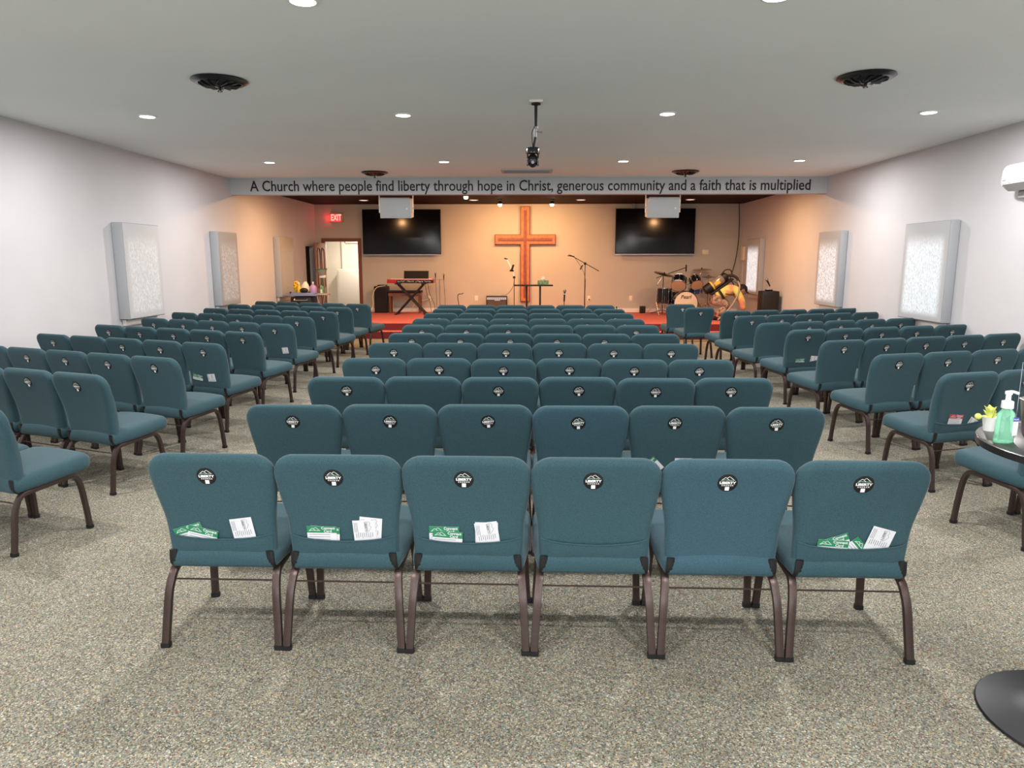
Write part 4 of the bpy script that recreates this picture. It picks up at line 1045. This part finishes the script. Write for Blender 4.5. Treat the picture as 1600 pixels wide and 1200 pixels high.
hb = B(); q = bmesh.ops.create_uvsphere(hb, u_segments=20, v_segments=12, radius=.103)
for v in list(hb.verts):
    x, y, z = v.co
    v.co = (x*.98-.006, y*.79, z*1.15+.004)
bmesh.ops.delete(hb, geom=[v for v in hb.verts if v.co.x > .012 or v.co.z < -.075], context='VERTS'); hb.transform(HR); obj('hair', hb, M_HAIR, man)
cb = B(); q = bmesh.ops.create_uvsphere(cb, u_segments=24, v_segments=14, radius=.112)
for v in list(cb.verts):
    v.co.y *= .84; v.co.z *= 1.0
bmesh.ops.delete(cb, geom=[v for v in cb.verts if v.co.z < .022], context='VERTS'); bmesh.ops.translate(cb, verts=cb.verts, vec=(0, 0, .025))
g = {}
for i in range(9):
    for j in range(5):
        a = -PI*.38+PI*.76*i/8; r0 = .104+.075*(j/4)*math.cos(a*.9); g[i, j] = cb.verts.new((r0*math.cos(a), r0*.84*math.sin(a), .047-.018*(j/4)-.02*(math.sin(a)**2)*(j/4)))
for i in range(8):
    for j in range(4): cb.faces.new((g[i, j], g[i+1, j], g[i+1, j+1], g[i, j+1]))
r = bmesh.ops.solidify(cb, geom=cb.faces[:], thickness=.004)
cb.transform(HR); obj('cap', cb, M_BLACK, man)
Vs = [(-.12, 0, .50), (-.02, 0, .565), (.18, 0, .69), (.325, 0, .73), (.30, -.17, .70), (.44, -.21, .46), (.49, -.175, .24), (.30, .17, .70), (.50, .20, .48), (.60, .148, .29)]
Es = [(0, 1), (1, 2), (2, 3), (3, 4), (4, 5), (5, 6), (3, 7), (7, 8), (8, 9)]
skin('shirt', Vs, Es, [.143, .142, .160, .098, .086, .078, .066, .086, .078, .064], M_SHIRT, man)
Vp = [(-.19, 0, .46), (-.14, -.10, .44), (.17, -.17, .34), (-.09, -.15, .13), (-.14, .10, .44), (.22, .15, .40), (.08, .15, .13), (-.09, 0, .52)]
Ep = [(0, 1), (1, 2), (2, 3), (0, 4), (4, 5), (5, 6), (0, 7)]
skin('trousers', Vp, Ep, [.135, .115, .088, .072, .115, .088, .072, .130], M_PANTS, man)
for s, f0 in ((-1, (-.12, -.15)), (1, (.06, .15))):
    bm = B(); tube(bm, [(f0[0]-.05, f0[1], .05), (f0[0]+.08, f0[1], .045), (f0[0]+.22, f0[1], .035)], [.048, .045, .033], 12, 0, rx=1.0); obj('shoe', bm, M_BLACK, man)
# vacuum worn on the back
t = thing('backpack_vacuum', 'black and yellow backpack vacuum worn by the crouching person', 'vacuum cleaner', (PX, PY, STAGE))
ax = Vector((.50, 0, .36)).normalized(); base = Vector((-.32, -.02, .68)); R = Vector((0, 0, 1)).rotation_difference(ax).to_matrix().to_4x4()
obj('canister', lathe(B(), [(.085, .10), (.105, .12), (.110, .16), (.110, .40), (.100, .44)], base, rot=R, seg=28), M_CLEARG, t)
obj('base_cap', lathe(B(), [(.07, -.06), (.105, -.03), (.112, .12), (.112, .135)], base, rot=R, seg=28), M_BLACK, t)
obj('yellow_band', lathe(B(), [(.114, .135), (.116, .14), (.116, .165), (.114, .17)], base, rot=R, seg=28), M_YEL, t)
obj('yellow_label', box(B(), base+ax*.27+Vector((0, -.105, .0)), (.13, .025, .08), rot=(0, -.62, 0), bev=.004), M_YEL, t)
obj('top_cap', lathe(B(), [(.100, .44), (.104, .46), (.095, .53), (.06, .56)], base, rot=R, seg=28), M_BLACK, t)
obj('handle', tube(B(), bez([base+ax*.46+Vector((-.04, 0, .09)), base+ax*.52+Vector((-.01, 0, .14)), base+ax*.62+Vector((.02, 0, .08)), base+ax*.66+Vector((.03, 0, -.04))], 6), .012, 8), M_BLACK, t)
obj('back_frame', box(B(), (.02, 0, .755), (.60, .22, .05), rot=(0, -.62, 0), bev=.02), M_BLACK, t)
obj('hose_elbow', tube(B(), bez([base+ax*.55, (.25, -.05, 1.0), (.33, -.1, .95), (.36, -.16, .86)], 6), .030, 10), M_BLACK, t)
for s in (-1, 1):
    obj('shoulder_strap', tube(B(), bez([(.16, s*.10, .87), (.30, s*.15, .85), (.36, s*.17, .72), (.24, s*.19, .58), (.08, s*.16, .60)], 6), .008, 8, rx=3), M_BLACK, t)
obj('hip_belt', tube(B(), bez([(-.06, .06, .74), (-.07, -.10, .69), (.0, -.165, .58), (.07, -.13, .46), (.10, 0, .42), (.07, .13, .46), (.0, .165, .58), (-.07, .10, .69)], 6), .012, 8, rx=2.6), M_BLACK, t)
bm = B(); P = bez([(.34, -.16, .88), (.37, -.22, .78), (.33, -.27, .60), (.22, -.30, .38), (.05, -.33, .18), (-.12, -.38, .03)], 14)
tube(bm, P, [.021 if k % 2 else .0175 for k in range(len(P))], 10); obj('hose', bm, M_HOSE, t)

# ---------------------------------------------------------------- wall air conditioner
t = thing('wall_air_conditioner', 'white slim air conditioner high on the drum-side wall', 'air conditioner', (XR, 7.80, 2.515))
bm = B(); P = [(-.005, -.13), (-.005, .15), (-.17, .15), (-.215, .10), (-.225, -.06), (-.15, -.13)]
vs0 = [bm.verts.new((x, -.42, z)) for x, z in P]; vs1 = [bm.verts.new((x, .42, z)) for x, z in P]
bm.faces.new(vs0); bm.faces.new(vs1[::-1])
for i in range(6): bm.faces.new((vs0[i], vs1[i], vs1[(i+1) % 6], vs0[(i+1) % 6]))
bmesh.ops.bevel(bm, geom=bm.edges[:], offset=.012, segments=2, affect='EDGES'); obj('housing', bm, M_WHITE, t)
obj('air_flap', box(B(), (-.195, 0, -.098), (.10, .74, .008), rot=(0, .75, 0)), M_VENTG, t, False)
obj('indicator', box(B(), (-.226, .36, -.02), (.004, .05, .008)), M_GREYM, t, False)
obj('pipe_cover', box(B(), (-.04, .28, -.17), (.07, .12, .08), bev=.01), M_VENTG, t)

# ---------------------------------------------------------------- round table at the right edge
TX, TY, TH = 1.985, 2.35, 1.02
t = thing('round_pub_table', 'tall round black pedestal table at the drum-side aisle', 'table', (TX, TY, 0))
obj('table_top', lathe(B(), [(.41, TH-.03), (.42, TH-.027), (.42, TH-.004), (.415, TH)], seg=64), M_TABLE, t)
obj('base', lathe(B(), [(.325, 0), (.33, .004), (.325, .010), (.22, .020), (.10, .034), (.05, .060)], seg=64), M_BASE, t)
obj('column', lathe(B(), [(.036, .05), (.036, TH-.06), (.10, TH-.032)], seg=24), M_BASE, t)
def upon(name, lab, cat, x, y, rz=0): return thing(name, lab, cat, (x, y, TH), rz)
t = upon('sanitizer_bottle', 'clear bottle of green hand sanitizer with white pump', 'bottle', 1.63, 2.42, .25)
bm = B(); P = [(.030, .004), (.036, .0), (.037, .012), (.034, .05), (.033, .085), (.033, .098), (.016, .117), (.014, .122)]
lathe(bm, P, seg=28)
for v in bm.verts: v.co.y *= .62
obj('bottle_shell', bm, M_GEL, t)
obj('label', box(B(), (.020, -.0205, .055), (.022, .002, .062), bev=.001), M_PAPER, t)
obj('label_band', box(B(), (.020, -.0218, .082), (.022, .001, .014)), M_BLUEL, t, False)
bm = B(); add_text(bm, 'Purell', .0085, Matrix.Translation((.020, -.0226, .082)) @ FACE, 0); obj('label_lettering', bm, M_LOGOW, t, False)
bm = B(); lathe(bm, [(.018, .118), (.019, .120), (.018, .142), (.010, .145), (.008, .146), (.008, .165), (.011, .166), (.011, .176), (.005, .178)], seg=20); tube(bm, bez([(-.01, 0, .173), (.015, 0, .174), (.035, -.004, .168)], 5), .0052, 8, rx=1.2); obj('pump', bm, M_WHITE, t)
t = upon('potted_flower', 'tiny white pot with lime-yellow flower behind the bottle', 'potted plant', 1.685, 2.585)
obj('pot', lathe(B(), [(.018, 0), (.026, .05), (.027, .052), (.023, .048)], seg=20), M_POT, t)
bm = B()
for k in range(10):
    a = 2*PI*k/10+random.random()*.3; h = .052+.010*(k % 3); l = .020+.008*(k % 2)
    c = Vector((math.cos(a), math.sin(a), 0)); n = Vector((-math.sin(a), math.cos(a), 0))
    p = [Vector((0, 0, h-.02)), c*l*.5+n*.010+Vector((0, 0, h+.012)), c*l+Vector((0, 0, h+.022)), c*l*.5-n*.010+Vector((0, 0, h+.012))]
    f = [bm.verts.new(q) for q in p]; g2 = [bm.verts.new(q-Vector((0, 0, .0015))) for q in p]; bm.faces.new(f); bm.faces.new(g2[::-1])
    for i in range(4): bm.faces.new((f[i], g2[i], g2[(i+1) % 4], f[(i+1) % 4]))
obj('petals', bm, M_LEAF, t, False)
bm = B(); tube(bm, bez([(0, 0, .045), (-.02, 0, .055), (-.045, -.01, .055)], 4), .0025, 6); tube(bm, [(0, 0, .045), (0, 0, .08)], .003, 6); ball(bm, (-.052, -.012, .055), .012, 8); obj('stem', bm, M_LEAF, t)
t = upon('metal_bucket', 'small shiny metal bucket beside the sanitizer', 'bucket', 1.815, 2.515)
obj('wall', lathe(B(), [(.048, 0), (.050, .003), (.065, .125), (.068, .128), (.064, .130), (.050, .006), (.02, .005)], seg=36), M_STEEL, t)
t = upon('acrylic_sign_holder', 'clear acrylic leaflet holder behind the bucket', 'sign holder', 1.95, 2.66, -.1)
obj('back_plate', box(B(), (0, .006, .12), (.22, .003, .24)), M_GLASSY, t, False); obj('front_lip', box(box(B(), (0, -.035, .05), (.22, .003, .07)), (0, -.014, .012), (.22, .045, .003)), M_GLASSY, t, False)
obj('insert', box(B(), (.015, .002, .17), (.17, .001, .12)), M_PAPER, t, False)
t = upon('white_sheet', 'white printed sheet lying flat near the table edge', 'paper', 1.86, 2.30, .35)
obj('page', box(B(), (0, 0, .001), (.20, .27, .001)), M_PAPER, t, False)
